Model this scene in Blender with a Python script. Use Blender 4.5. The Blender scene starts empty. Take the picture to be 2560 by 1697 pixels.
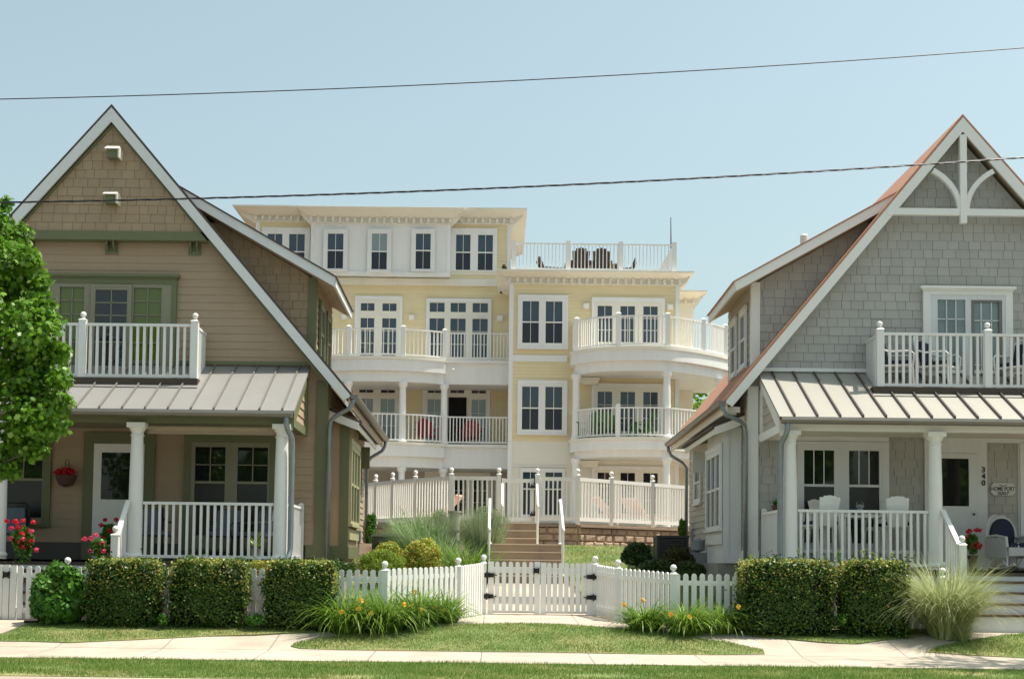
import bpy, math, random
import numpy as np
from mathutils import Vector
from mathutils.geometry import delaunay_2d_cdt
random.seed(7); rng=np.random.default_rng(7)
R_=math.radians
sc=bpy.context.scene
COL=sc.collection
# ---------------------------------------------------------------- camera
FP=3556.; PIT=R_(3.3); ROL=R_(.68); EYE=1.6
CX=1240+FP*math.tan(PIT)*math.sin(ROL); CY=1400-FP*math.tan(PIT)*math.cos(ROL)
Fv=Vector((0,math.cos(PIT),math.sin(PIT))); U0=Vector((0,-math.sin(PIT),math.cos(PIT))); R0=Vector((1,0,0))
Rv=R0*math.cos(ROL)+U0*math.sin(ROL); Uv=-R0*math.sin(ROL)+U0*math.cos(ROL)
def P(u,v,Y):
    d=Fv+Rv*((u-CX)/FP)-Uv*((v-CY)/FP); t=Y/d.y
    return d.x*t, EYE+d.z*t
def xx(u,v,Y): return P(u,v,Y)[0]
def zz(u,v,Y): return P(u,v,Y)[1]
cam=bpy.data.cameras.new('camera'); co=bpy.data.objects.new('camera',cam); COL.objects.link(co)
from mathutils import Matrix
M3=Matrix((Rv,Uv,-Fv)).transposed(); co.matrix_world=Matrix.Translation((0,0,EYE))@M3.to_4x4()
cam.sensor_width=36; cam.lens=FP/2560*36; cam.shift_x=(1280-CX)/2560; cam.shift_y=(CY-848.5)/2560; cam.clip_end=3000; cam.clip_start=.1
sc.camera=co
# ---------------------------------------------------------------- materials
def newmat(name):
    m=bpy.data.materials.new(name); m.use_nodes=True; nt=m.node_tree; b=nt.nodes['Principled BSDF']; return m,nt,b
def N(nt,t,**k):
    n=nt.nodes.new(t)
    for a,b in k.items(): setattr(n,a,b)
    return n
def math_(nt,op,a,b=None,clamp=False):
    n=nt.nodes.new('ShaderNodeMath'); n.operation=op; n.use_clamp=clamp
    for i,x in enumerate((a,b)):
        if x is None: continue
        if isinstance(x,(int,float)): n.inputs[i].default_value=x
        else: nt.links.new(x,n.inputs[i])
    return n.outputs[0]
def mixc(nt,fac,a,b,mode='MIX'):
    n=nt.nodes.new('ShaderNodeMix'); n.data_type='RGBA'; n.blend_type=mode
    for s,x in (('Factor',fac),('A',a),('B',b)):
        i=[q for q in n.inputs if q.name==s and q.enabled][0] if s=='Factor' else [q for q in n.inputs if q.name==s and q.type=='RGBA'][0]
        if isinstance(x,(int,float)): i.default_value=x
        elif isinstance(x,(tuple,list)): i.default_value=(*x[:3],1)
        else: nt.links.new(x,i)
    return [q for q in n.outputs if q.type=='RGBA'][0]
def mat(name,col,rough=.6,var=.12,scale=3.,bump=.0,bscale=60.,metal=0.,island=0.,col2=None,spec=.5,streak=False):
    m,nt,b=newmat(name); g=N(nt,'ShaderNodeNewGeometry')
    no=N(nt,'ShaderNodeTexNoise'); no.inputs['Scale'].default_value=scale; no.inputs['Detail'].default_value=6; no.inputs['Roughness'].default_value=.65
    v=g.outputs['Position']
    if streak:
        mp=N(nt,'ShaderNodeMapping'); mp.inputs['Scale'].default_value=(1,1,.12); nt.links.new(v,mp.inputs[0]); v=mp.outputs[0]
    nt.links.new(v,no.inputs['Vector'])
    fac=math_(nt,'MULTIPLY',math_(nt,'SUBTRACT',no.outputs['Fac'],.5),2.2*var)
    if island: fac=math_(nt,'ADD',fac,math_(nt,'MULTIPLY',math_(nt,'SUBTRACT',g.outputs['Random Per Island'],.5),2*island))
    br=math_(nt,'ADD',fac,1.)
    base=col
    if col2: 
        n2=N(nt,'ShaderNodeTexNoise'); n2.inputs['Scale'].default_value=scale*.7; nt.links.new(g.outputs['Position'],n2.inputs['Vector'])
        cr=N(nt,'ShaderNodeValToRGB'); cr.color_ramp.elements[0].position=.42; cr.color_ramp.elements[1].position=.6
        nt.links.new(n2.outputs['Fac'],cr.inputs[0]); base=mixc(nt,cr.outputs['Color'],col,col2)
    hs=N(nt,'ShaderNodeHueSaturation'); nt.links.new(br,hs.inputs['Value'])
    if isinstance(base,tuple): hs.inputs['Color'].default_value=(*base,1)
    else: nt.links.new(base,hs.inputs['Color'])
    nt.links.new(hs.outputs[0],b.inputs['Base Color'])
    b.inputs['Roughness'].default_value=rough; b.inputs['Metallic'].default_value=metal; b.inputs['Specular IOR Level'].default_value=spec
    if bump:
        nb=N(nt,'ShaderNodeTexNoise'); nb.inputs['Scale'].default_value=bscale; nb.inputs['Detail'].default_value=4; nt.links.new(g.outputs['Position'],nb.inputs['Vector'])
        bp=N(nt,'ShaderNodeBump'); bp.inputs['Strength'].default_value=bump; bp.inputs['Distance'].default_value=.02
        nt.links.new(nb.outputs['Fac'],bp.inputs['Height']); nt.links.new(bp.outputs[0],b.inputs['Normal'])
    return m
def leafmat(name,c1,c2,c3=None,trans=.35,rough=.45):
    m,nt,b=newmat(name); g=N(nt,'ShaderNodeNewGeometry')
    cr=N(nt,'ShaderNodeValToRGB'); e=cr.color_ramp.elements; e[0].color=(*c1,1); e[1].color=(*c2,1)
    if c3: q=e.new(.86); q.color=(*c2,1); e[-1].color=(*c3,1)
    nt.links.new(g.outputs['Random Per Island'],cr.inputs[0])
    nt.links.new(cr.outputs[0],b.inputs['Base Color']); b.inputs['Roughness'].default_value=rough; b.inputs['Specular IOR Level'].default_value=.2
    t=N(nt,'ShaderNodeBsdfTranslucent'); nt.links.new(cr.outputs[0],t.inputs[0])
    mx=N(nt,'ShaderNodeMixShader'); mx.inputs[0].default_value=trans
    nt.links.new(b.outputs[0],mx.inputs[1]); nt.links.new(t.outputs[0],mx.inputs[2]); nt.links.new(mx.outputs[0],nt.nodes['Material Output'].inputs[0])
    return m
def glassmat(name,col,rough=.03,wav=.02):
    m,nt,b=newmat(name); g=N(nt,'ShaderNodeNewGeometry')
    b.inputs['Base Color'].default_value=(*col,1); b.inputs['Roughness'].default_value=rough; b.inputs['IOR'].default_value=1.5; b.inputs['Specular IOR Level'].default_value=.7
    nb=N(nt,'ShaderNodeTexNoise'); nb.inputs['Scale'].default_value=1.6; nt.links.new(g.outputs['Position'],nb.inputs['Vector'])
    bp=N(nt,'ShaderNodeBump'); bp.inputs['Strength'].default_value=wav*1.5; bp.inputs['Distance'].default_value=.05
    nt.links.new(nb.outputs['Fac'],bp.inputs['Height']); nt.links.new(bp.outputs[0],b.inputs['Normal'])
    return m
def concretemat(name,col,joint=1.52):
    m=mat(name,col,.85,.3,1.7,.25,90,col2=tuple(c*.86 for c in col)); nt=m.node_tree; b=nt.nodes['Principled BSDF']
    g=N(nt,'ShaderNodeNewGeometry'); s=N(nt,'ShaderNodeSeparateXYZ'); nt.links.new(g.outputs['Position'],s.inputs[0])
    jx=math_(nt,'LESS_THAN',math_(nt,'FRACT',math_(nt,'ADD',math_(nt,'DIVIDE',s.outputs['X'],joint),40.13)),.012)
    jy=math_(nt,'LESS_THAN',math_(nt,'ABSOLUTE',math_(nt,'SUBTRACT',s.outputs['Y'],20.42)),.012)
    j=math_(nt,'MULTIPLY',math_(nt,'MAXIMUM',jx,jy),.75)
    old=b.inputs['Base Color'].links[0].from_socket
    nt.links.new(mixc(nt,j,old,tuple(c*.3 for c in col)),b.inputs['Base Color'])
    # speckle
    sp=N(nt,'ShaderNodeTexNoise'); sp.inputs['Scale'].default_value=120; nt.links.new(g.outputs['Position'],sp.inputs['Vector'])
    return m
W=mat('white_paint',(.82,.81,.77),.5,.05,2,.0,streak=True)
W2=mat('white_vinyl',(.80,.79,.76),.4,.10,3.5,streak=True)
WB=mat('weathered_white_paint',(.70,.71,.70),.6,.12,2.2,streak=True)
CREAM=mat('cream_trim_paint',(.78,.74,.64),.6,.06,1.5)
TANS=mat('tan_shingle_stain',(.38,.28,.18),.8,.12,3,.2,120,island=.05)
TANC=mat('tan_clapboard_paint',(.40,.295,.195),.7,.1,2.2,.08,100,island=.03,streak=True)
GREEN=mat('olive_green_trim_paint',(.145,.155,.075),.55,.1,3)
GFR=mat('olive_grey_window_paint',(.25,.235,.16),.5,.06,3)
GRS=mat('grey_shingle_stain',(.43,.42,.385),.85,.12,2.5,.2,120,island=.055)
GAP=mat('shingle_backing_felt',(.10,.095,.085),.9)
YEL=mat('pale_yellow_clapboard_paint',(.78,.66,.41),.7,.06,1.2,island=.02,streak=True)
GRYW=mat('pale_grey_clapboard_paint',(.46,.42,.36),.7,.08,1.2,island=.02)
BROWN=mat('dark_stained_deck_timber',(.075,.055,.04),.7,.2,6,.2)
TREAD=mat('red_brown_deck_boards',(.10,.045,.035),.6,.2,6)
ROOF1=mat('brown_asphalt_shingles',(.09,.07,.06),.95,.35,9,.4,80,island=.2)
TERRA=mat('terracotta_asphalt_shingles',(.48,.24,.15),.95,.35,12,.5,60,island=.25)
SEAML=mat('dull_grey_standing_seam_metal',(.27,.26,.245),.45,.1,1.5,.0,metal=.15)
SEAMR=mat('pale_tan_standing_seam_metal',(.36,.345,.30),.45,.08,1.5,.0,metal=.1)
SEAMRIB=mat('dark_bronze_metal',(.085,.06,.055),.4,.1,2)
GUT=mat('weathered_gutter_metal',(.20,.19,.165),.45,.18,4,metal=.3)
PIPE=mat('galvanised_pipe_metal',(.25,.29,.31),.4,.2,6,metal=.55)
SOFF=mat('beige_soffit_board',(.52,.43,.31),.7,.15,3)
BLIND=mat('rolled_fabric_blind',(.38,.30,.21),.8,.1)
GLASS=glassmat('dark_window_glass',(.012,.014,.016))
GLASSB=glassmat('blue_grey_window_glass',(.03,.05,.075),.04)
GLASSG=glassmat('tree_reflection_glass',(.10,.135,.008),.05)  # olive reflection of trees put into the pane colour
GLASSC=glassmat('curtained_window_glass',(.22,.28,.28),.08)
DSCREEN=glassmat('black_window_screen',(.006,.006,.007),.25,0)
SCREEN=mat('window_screen_mesh',(.028,.036,.05),.5,.05,2,spec=.35)
BLACK=mat('doorway_shade_black',(.004,.004,.004),.9,0)
IRON=mat('black_iron',(.012,.010,.010),.45,.1)
_g=GBLADE.node_tree if 0 else None
CONC=concretemat('pale_concrete',(.46,.395,.315))
STEPC=mat('brown_concrete_step',(.27,.20,.145),.9,.15,8,.3,60)
STEPT=mat('pale_step_nosing',(.60,.50,.38),.8,.1,6)  # treads and nosings paler than the brown risers
FOUND=mat('grey_foundation_concrete',(.30,.28,.25),.9,.15,4,.3)
ROAD=mat('grey_asphalt',(.20,.19,.175),.9,.2,6,.4,90)
CURB=mat('kerb_concrete',(.42,.34,.26),.85,.15,4,.3)
MULCH=mat('brown_bark_mulch',(.14,.095,.065),.95,.45,18,.8,50)
BLOCK=mat('split_face_brown_block',(.56,.42,.30),.95,.45,14,.8,30,island=.14)
CAPST=mat('brown_cap_stone',(.38,.28,.20),.9,.2,10,.3)
LAWN=mat('lawn_turf',(.15,.20,.055),.9,.25,1.3,.5,60,col2=(.27,.25,.10))
GBLADE=leafmat('grass_blades',(.075,.16,.025),(.20,.31,.065),(.42,.41,.16),.4,.55)
def _patch(m,c,sc_,lo,hi):
    nt=m.node_tree; b=nt.nodes['Principled BSDF']; old=b.inputs['Base Color'].links[0].from_socket; g=N(nt,'ShaderNodeNewGeometry'); n=N(nt,'ShaderNodeTexNoise'); n.inputs['Scale'].default_value=sc_; n.inputs['Detail'].default_value=5; nt.links.new(g.outputs['Position'],n.inputs['Vector'])
    cr=N(nt,'ShaderNodeValToRGB'); cr.color_ramp.elements[0].position=lo; cr.color_ramp.elements[1].position=hi; nt.links.new(n.outputs['Fac'],cr.inputs[0]); o=mixc(nt,math_(nt,'MULTIPLY',cr.outputs[0],.6),old,c)
    for l in list(nt.links):
        if l.from_socket==old and l.to_socket!=o and l.to_node.bl_idname in ('ShaderNodeBsdfPrincipled','ShaderNodeBsdfTranslucent'): nt.links.new(o,l.to_socket)
_patch(GBLADE,(.40,.36,.14),1.6,.54,.72)
BARK=mat('grey_brown_bark',(.10,.075,.055),.9,.3,10,.7,40)
MAPLE=leafmat('maple_leaves',(.05,.14,.010),(.17,.33,.025),(.34,.48,.14),.35,.35)
HEDGE=leafmat('hedge_leaves',(.018,.05,.008),(.065,.125,.02),(.15,.21,.05),.14,.35)
TIPS=leafmat('sunlit_tip_leaves',(.18,.26,.03),(.42,.40,.10),(.55,.36,.16),.25,.4)  # yellow copy of the hedge leaves, sunlight put into the colour
GREENLIT=mat('sunlit_olive_paint',(.40,.38,.22),.55,.08,3)  # olive trim lightened, sun on the bay side put into the colour
W3=mat('bright_white_vinyl',(.88,.86,.81),.4,.05,2)
HYD=leafmat('hydrangea_leaves',(.035,.12,.015),(.11,.25,.035),(.15,.30,.06),.3,.35)
LILY=leafmat('daylily_leaves',(.07,.17,.02),(.24,.37,.05),(.38,.46,.12),.3,.35)
MISC=leafmat('striped_grass_leaves',(.22,.30,.08),(.56,.58,.30),(.80,.78,.56),.35,.45)
SAGE=leafmat('grey_green_sage_leaves',(.18,.25,.12),(.38,.45,.27),(.52,.55,.42),.3,.5)
FESC=leafmat('blue_green_grass_leaves',(.12,.22,.08),(.27,.38,.16),(.46,.52,.34),.3,.45)
SPIR=leafmat('orange_tipped_leaves',(.22,.36,.04),(.46,.42,.08),(.62,.26,.12),.3,.5)
SPIG=leafmat('yellow_green_leaves',(.10,.18,.02),(.27,.36,.04),(.36,.44,.08),.35,.5)
DARKL=leafmat('dark_evergreen_leaves',(.018,.045,.010),(.05,.10,.022),(.09,.12,.04),.2,.4)
BRNL=leafmat('brown_green_leaves',(.03,.045,.012),(.08,.07,.02),(.13,.08,.03),.2,.5)
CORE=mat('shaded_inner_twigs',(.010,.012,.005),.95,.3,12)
REDF=leafmat('red_petals',(.55,.01,.02),(.75,.03,.06),None,.3,.5)
PINKF=leafmat('pink_petals',(.75,.05,.14),(.80,.12,.22),None,.3,.5)
YELF=leafmat('yellow_petals',(.80,.42,.02),(.85,.58,.08),None,.3,.5)
ORGF=leafmat('golden_petals',(.80,.36,.03),(.85,.46,.06),None,.3,.5)
STEM=mat('green_stem',(.06,.12,.03),.6,.2)
NAVY=mat('navy_cushion_fabric',(.012,.02,.045),.85,.2,8)
BLUEW=mat('pale_blue_cushion_fabric',(.13,.16,.20),.85,.5,26)
WICK=mat('white_wicker',(.60,.60,.58),.6,.35,45,.6,60)
DKBRN=mat('dark_brown_furniture_plastic',(.045,.022,.016),.5,.15)
REDP=mat('red_furniture_plastic',(.38,.02,.025),.45,.1)
GRNP=mat('green_furniture_plastic',(.07,.20,.03),.45,.1)
TANF=mat('tan_table_top',(.45,.30,.18),.6,.15)
POT=mat('brown_clay_pot',(.10,.05,.035),.8,.2)
ACM=mat('dark_condenser_metal',(.055,.055,.055),.5,.2)
METER=mat('grey_meter_metal',(.28,.30,.31),.5,.2)
STONEG=mat('grey_cast_stone',(.36,.36,.32),.85,.2,8,.3)
POLK=mat('navy_dotted_fabric',(.012,.02,.05),.85,.1)
def _dots(m):
    nt=m.node_tree;b=nt.nodes['Principled BSDF'];g=N(nt,'ShaderNodeNewGeometry');v=N(nt,'ShaderNodeTexVoronoi');v.inputs['Scale'].default_value=16;v.inputs['Randomness'].default_value=.1
    nt.links.new(g.outputs['Position'],v.inputs['Vector']);f=math_(nt,'LESS_THAN',v.outputs['Distance'],.3)
    nt.links.new(mixc(nt,f,(.012,.02,.05),(.55,.58,.62)),b.inputs['Base Color'])
_dots(POLK)
# ---------------------------------------------------------------- builders
ROOT={}
def thing(name,label,cat,loc=(0,0,0),group=None):
    o=bpy.data.objects.new(name,None); COL.objects.link(o); o.location=loc; o.empty_display_size=.2
    o['label']=label; o['category']=cat
    if group: o['group']=group
    ROOT[o]=Vector(loc); return o
def tag(o,label=None,cat=None,group=None,kind=None):
    for k,v in (('label',label),('category',cat),('group',group),('kind',kind)):
        if v: o[k]=v
    return o
def link(name,me,m,par,loc=(0,0,0)):
    me.materials.append(m); o=bpy.data.objects.new(name,me); COL.objects.link(o)
    if par is not None: o.parent=par; ROOT[o]=ROOT[par]
    else: o.location=loc; ROOT[o]=Vector(loc)
    return o
class MB:
    def __init__(s): s.v=[]; s.f=[]
    def add(s,vs,fs):
        n=len(s.v); s.v.extend(vs); s.f.extend([tuple(i+n for i in f) for f in fs]); return s
    def hexa(s,p):  # bottom 4 ccw, top 4 ccw
        return s.add(p,[(3,2,1,0),(4,5,6,7),(0,1,5,4),(1,2,6,5),(2,3,7,6),(3,0,4,7)])
    def box(s,x0,x1,y0,y1,z0,z1):
        if x0>x1:x0,x1=x1,x0
        if y0>y1:y0,y1=y1,y0
        if z0>z1:z0,z1=z1,z0
        return s.hexa([(x0,y0,z0),(x1,y0,z0),(x1,y1,z0),(x0,y1,z0),(x0,y0,z1),(x1,y0,z1),(x1,y1,z1),(x0,y1,z1)])
    def frust(s,b,z0,t,z1):
        a0,a1,c0,c1=b; d0,d1,e0,e1=t
        return s.hexa([(a0,c0,z0),(a1,c0,z0),(a1,c1,z0),(a0,c1,z0),(d0,e0,z1),(d1,e0,z1),(d1,e1,z1),(d0,e1,z1)])
    def prism(s,poly,y0,y1):   # poly in x,z
        n=len(poly); a=sum(poly[i][0]*poly[(i+1)%n][1]-poly[(i+1)%n][0]*poly[i][1] for i in range(n))
        if a<0: poly=poly[::-1]
        vs=[(x,y0,z) for x,z in poly]+[(x,y1,z) for x,z in poly]
        return s.add(vs,[tuple(range(n)),tuple(range(2*n-1,n-1,-1))]+[(i,i+n,(i+1)%n+n,(i+1)%n) for i in range(n)])
    def prismx(s,poly,x0,x1):  # poly in y,z
        n=len(poly); a=sum(poly[i][0]*poly[(i+1)%n][1]-poly[(i+1)%n][0]*poly[i][1] for i in range(n))
        if a<0: poly=poly[::-1]
        vs=[(x0,y,z) for y,z in poly]+[(x1,y,z) for y,z in poly]
        return s.add(vs,[tuple(range(n-1,-1,-1)),tuple(range(n,2*n))]+[(i,(i+1)%n,(i+1)%n+n,i+n) for i in range(n)])
    def prismz(s,poly,z0,z1):
        n=len(poly); a=sum(poly[i][0]*poly[(i+1)%n][1]-poly[(i+1)%n][0]*poly[i][1] for i in range(n))
        if a<0: poly=poly[::-1]
        vs=[(x,y,z0) for x,y in poly]+[(x,y,z1) for x,y in poly]
        return s.add(vs,[tuple(range(n-1,-1,-1)),tuple(range(n,2*n))]+[(i,(i+1)%n,(i+1)%n+n,i+n) for i in range(n)])
    def beam(s,p,q,w,h,up=(0,0,1)):
        p=Vector(p);q=Vector(q);d=(q-p).normalized();u=Vector(up)
        a=d.cross(u)
        if a.length<1e-4: a=d.cross(Vector((1,0,0)))
        a.normalize(); b=a.cross(d).normalized(); a=a*w/2;b=b*h/2
        return s.hexa([tuple(x) for x in (p-a-b,p+a-b,q+a-b,q-a-b,p-a+b,p+a+b,q+a+b,q-a+b)])
    def tube(s,path,r,n=8,close=True):
        path=[Vector(p) for p in path]; m=len(path); rr=r if isinstance(r,(list,tuple)) else [r]*m
        vs=[];ref=None
        for i,p in enumerate(path):
            d=(path[min(i+1,m-1)]-path[max(i-1,0)]).normalized()
            if ref is None: ref=Vector((0,0,1)) if abs(d.z)<.9 else Vector((1,0,0))
            a=d.cross(ref).normalized(); b=d.cross(a).normalized()
            for k in range(n):
                t=2*math.pi*k/n; vs.append(tuple(p+(a*math.cos(t)+b*math.sin(t))*rr[i]))
        fs=[(i*n+k,i*n+(k+1)%n,(i+1)*n+(k+1)%n,(i+1)*n+k) for i in range(m-1) for k in range(n)]
        if close: fs+=[tuple(range(n-1,-1,-1)),tuple((m-1)*n+k for k in range(n))]
        return s.add(vs,fs)
    def lathe(s,cx,cy,prof,n=16):
        vs=[(cx+r*math.cos(2*math.pi*k/n),cy+r*math.sin(2*math.pi*k/n),z) for r,z in prof for k in range(n)]; m=len(prof)
        return s.add(vs,[(i*n+k,i*n+(k+1)%n,(i+1)*n+(k+1)%n,(i+1)*n+k) for i in range(m-1) for k in range(n)]+[tuple(range(n-1,-1,-1)),tuple((m-1)*n+k for k in range(n))])
    def ball(s,c,r,n=12,sz=1.):
        prof=[(max(.001,r*math.sin(math.pi*i/8)),c[2]-r*sz*math.cos(math.pi*i/8)) for i in range(9)]
        return s.lathe(c[0],c[1],prof,n)
    def build(s,name,m,par=None,mp=None,flip=False,smooth=False,loc=None):
        vs=[mp(*v) for v in s.v] if mp else s.v
        if loc is None: off=ROOT[par] if par is not None else Vector((0,0,0))
        else: off=Vector(loc) if par is None else Vector((0,0,0))
        vs=[(v[0]-off[0],v[1]-off[1],v[2]-off[2]) for v in vs]
        fs=[f[::-1] for f in s.f] if flip else s.f
        me=bpy.data.meshes.new(name); me.from_pydata(vs,[],fs); me.update()
        if smooth: me.shade_smooth()
        return link(name,me,m,par,off if par is None else (0,0,0))
def npmesh(name,V,F,m,par=None,smooth=False):
    """V (n,3) float world, F (k,q) int"""
    off=np.array(ROOT[par]) if par is not None else V.mean(0)*np.array([1,1,0]) + np.array([0,0,V[:,2].min()])
    V=(V-off).astype(np.float32); me=bpy.data.meshes.new(name); q=F.shape[1]
    me.vertices.add(len(V)); me.vertices.foreach_set('co',V.ravel())
    me.loops.add(F.size); me.loops.foreach_set('vertex_index',F.ravel().astype(np.int32))
    me.polygons.add(len(F)); me.polygons.foreach_set('loop_start',np.arange(0,F.size,q,dtype=np.int32)); me.polygons.foreach_set('loop_total',np.full(len(F),q,dtype=np.int32))
    me.update(calc_edges=True)
    return link(name,me,m,par,tuple(off) if par is None else (0,0,0))
def unit(a): return a/np.maximum(np.linalg.norm(a,axis=-1,keepdims=True),1e-9)
def leaves(name,C,nrm,size,m,par,asp=.62,jit=.7,vs=.3):
    """leaf cloud: folded rhombic leaves at centres C with rough normals nrm"""
    n=len(C); nr=unit(nrm+rng.normal(0,jit,(n,3))); t=unit(np.cross(nr,rng.normal(0,1,(n,3)))); b=np.cross(nr,t)
    s=(size*(1+rng.uniform(-vs,vs,n)))[:,None]/2
    a0=C-t*s; a1=C+b*s*asp-nr*s*.18+t*s*-.15; a2=C+t*s; a3=C-b*s*asp-nr*s*.18+t*s*-.15
    V=np.stack([a0,a1,a2,a3],1).reshape(-1,3); F=np.arange(4*n).reshape(n,4)
    return npmesh(name,V,F,m,par)
def mapleleaves(name,C,nrm,size,m,par,jit=.6):
    n=len(C); nr=unit(nrm+rng.normal(0,jit,(n,3))); t=unit(np.cross(nr,rng.normal(0,1,(n,3)))); b=np.cross(nr,t); s=(size*rng.uniform(.7,1.3,n))[:,None]/2
    prof=[(0,-.75,0),(.55,-.55,-.1),(.45,-.15,0),(1.,.1,-.3),(.4,.3,0),(.55,.75,-.2),(.15,.55,0),(0,1.15,-.25),(-.15,.55,0),(-.55,.75,-.2),(-.4,.3,0),(-1.,.1,-.3),(-.45,-.15,0),(-.55,-.55,-.1)]
    V=np.stack([C+b*s*p+t*s*q+nr*s*w for p,q,w in prof],1).reshape(-1,3); k=len(prof); return npmesh(name,V,np.arange(k*n).reshape(n,k),m,par)
def blob(c,r,n,shell=.55):
    """points in ellipsoid (towards the shell) and outward normals"""
    d=unit(rng.normal(0,1,(n,3))); k=(shell+(1-shell)*rng.random(n)**.6)[:,None]
    r=np.array(r); return np.array(c)+d*r*k, unit(d/r)
def lumpy(c,r,n,k=14,lr=.38,up=0.):
    """clumpy ellipsoid: k lobes spread over the ellipsoid"""
    r=np.array(r); C=[];Nn=[]
    ds=unit(rng.normal(0,1,(k,3))); ds[:,2]=np.where(ds[:,2]<-.7,-ds[:,2],ds[:,2])
    cents=[np.array(c)+d*r*(1-lr)*rng.uniform(.75,1.08) for d in ds]+[np.array(c)]
    for i,q in enumerate(cents):
        f=lr*rng.uniform(.8,1.25) if i<k else .72
        a,b=blob(q,r*f,int(n/(k+2)) if i<k else int(2*n/(k+2)),.6); C.append(a);Nn.append(b)
    return np.concatenate(C),np.concatenate(Nn)
def blades(name,base,az,L,wd,lean,curl,m,par,seg=4,flop=None):
    """arching grass blades. base (n,3)"""
    n=len(base); h=np.stack([np.cos(az),np.sin(az),np.zeros(n)],1); sd=np.stack([-np.sin(az),np.cos(az),np.zeros(n)],1)
    sd=unit(sd+h*rng.normal(0,.6,(n,1)))
    pts=[base.copy()]; ang=lean.copy(); p=base.copy(); 
    for i in range(seg):
        p=p+(h*np.sin(ang)[:,None]+np.array([0,0,1.])*np.cos(ang)[:,None])*(L/seg)[:,None]; pts.append(p.copy()); ang=ang+curl/seg
    V=[];
    for i,p in enumerate(pts):
        w=(wd*(1-.92*(i/seg)**1.6)/2)[:,None]; V.append(p-sd*w); V.append(p+sd*w)
    V=np.stack(V,1).reshape(-1,3); k=2*(seg+1)
    F=np.concatenate([np.stack([np.arange(n)*k+2*i,np.arange(n)*k+2*i+1,np.arange(n)*k+2*i+3,np.arange(n)*k+2*i+2],1) for i in range(seg)])
    return npmesh(name,V,F,m,par)
# ---------------------------------------------------------------- ground
PY=[(-300,0),(16.9,0),(17.05,.15),(19,.22),(20.4,.26),(21.9,.52),(22.4,.57),(24.9,.64),(27.3,1.15),(32.9,1.95),(40,2.1),(300,2.1)]
def gz(x,y):
    for (a,b),(c,d) in zip(PY,PY[1:]):
        if y<=c: return b+(d-b)*(y-a)/(c-a)
    return PY[-1][1]
def G(u,v):
    lo,hi=15.,34.
    f=lambda Y: zz(u,v,Y)-gz(0,Y)
    Y=lo; 
    while Y<40:
        if f(Y)<=0: break
        Y+=.05
    return xx(u,v,Y),Y
# ---------------------------------------------------------------- siding
def lapwall(zlo,zhi,row,xr,th=.022,shingle=False,wid=(.15,.27),gap=.009,proj=0.,back=.0):
    """u,d,z coordinates; xr(z)->list of (u0,u1)"""
    mb=MB(); z=zlo
    while z<zhi-1e-4:
        z1=min(z+row,zhi); A=xr(z+.002);B=xr(z1-.002)
        for (a0,a1),(b0,b1) in zip(A,B):
            if a1-a0<.02 and b1-b0<.02: continue
            def piece(s,e,t0,t1,dd):
                mb.add([(s,dd,z),(e,dd,z),(t1,.002,z1+.004),(t0,.002,z1+.004),(s,0,z),(e,0,z)],[(0,1,2,3),(0,4,5,1)])
            if not shingle:
                L=a1-a0; k=max(1,int(L/3.2)); off=random.uniform(.2,.8)
                piece(a0,a1,b0,b1,th)
            else:
                u=a0-random.uniform(0,wid[0]); lo0=min(a0,b0);hi0=max(a1,b1); u=lo0-random.uniform(0,.1)
                while u<hi0:
                    w=random.uniform(*wid); s,e=u+gap/2,u+w-gap/2; u+=w
                    s0,e0=max(s,a0),min(e,a1); s1,e1=max(s,b0),min(e,b1)
                    if e0<=s0 and e1<=s1: continue
                    if e0<s0: s0=e0=min(max(s0,a0),a1)
                    if e1<s1: s1=e1=min(max(s1,b0),b1)
                    piece(s0,e0,s1,e1,th*random.uniform(.85,1.25))
        z=z1
    return mb
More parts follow.
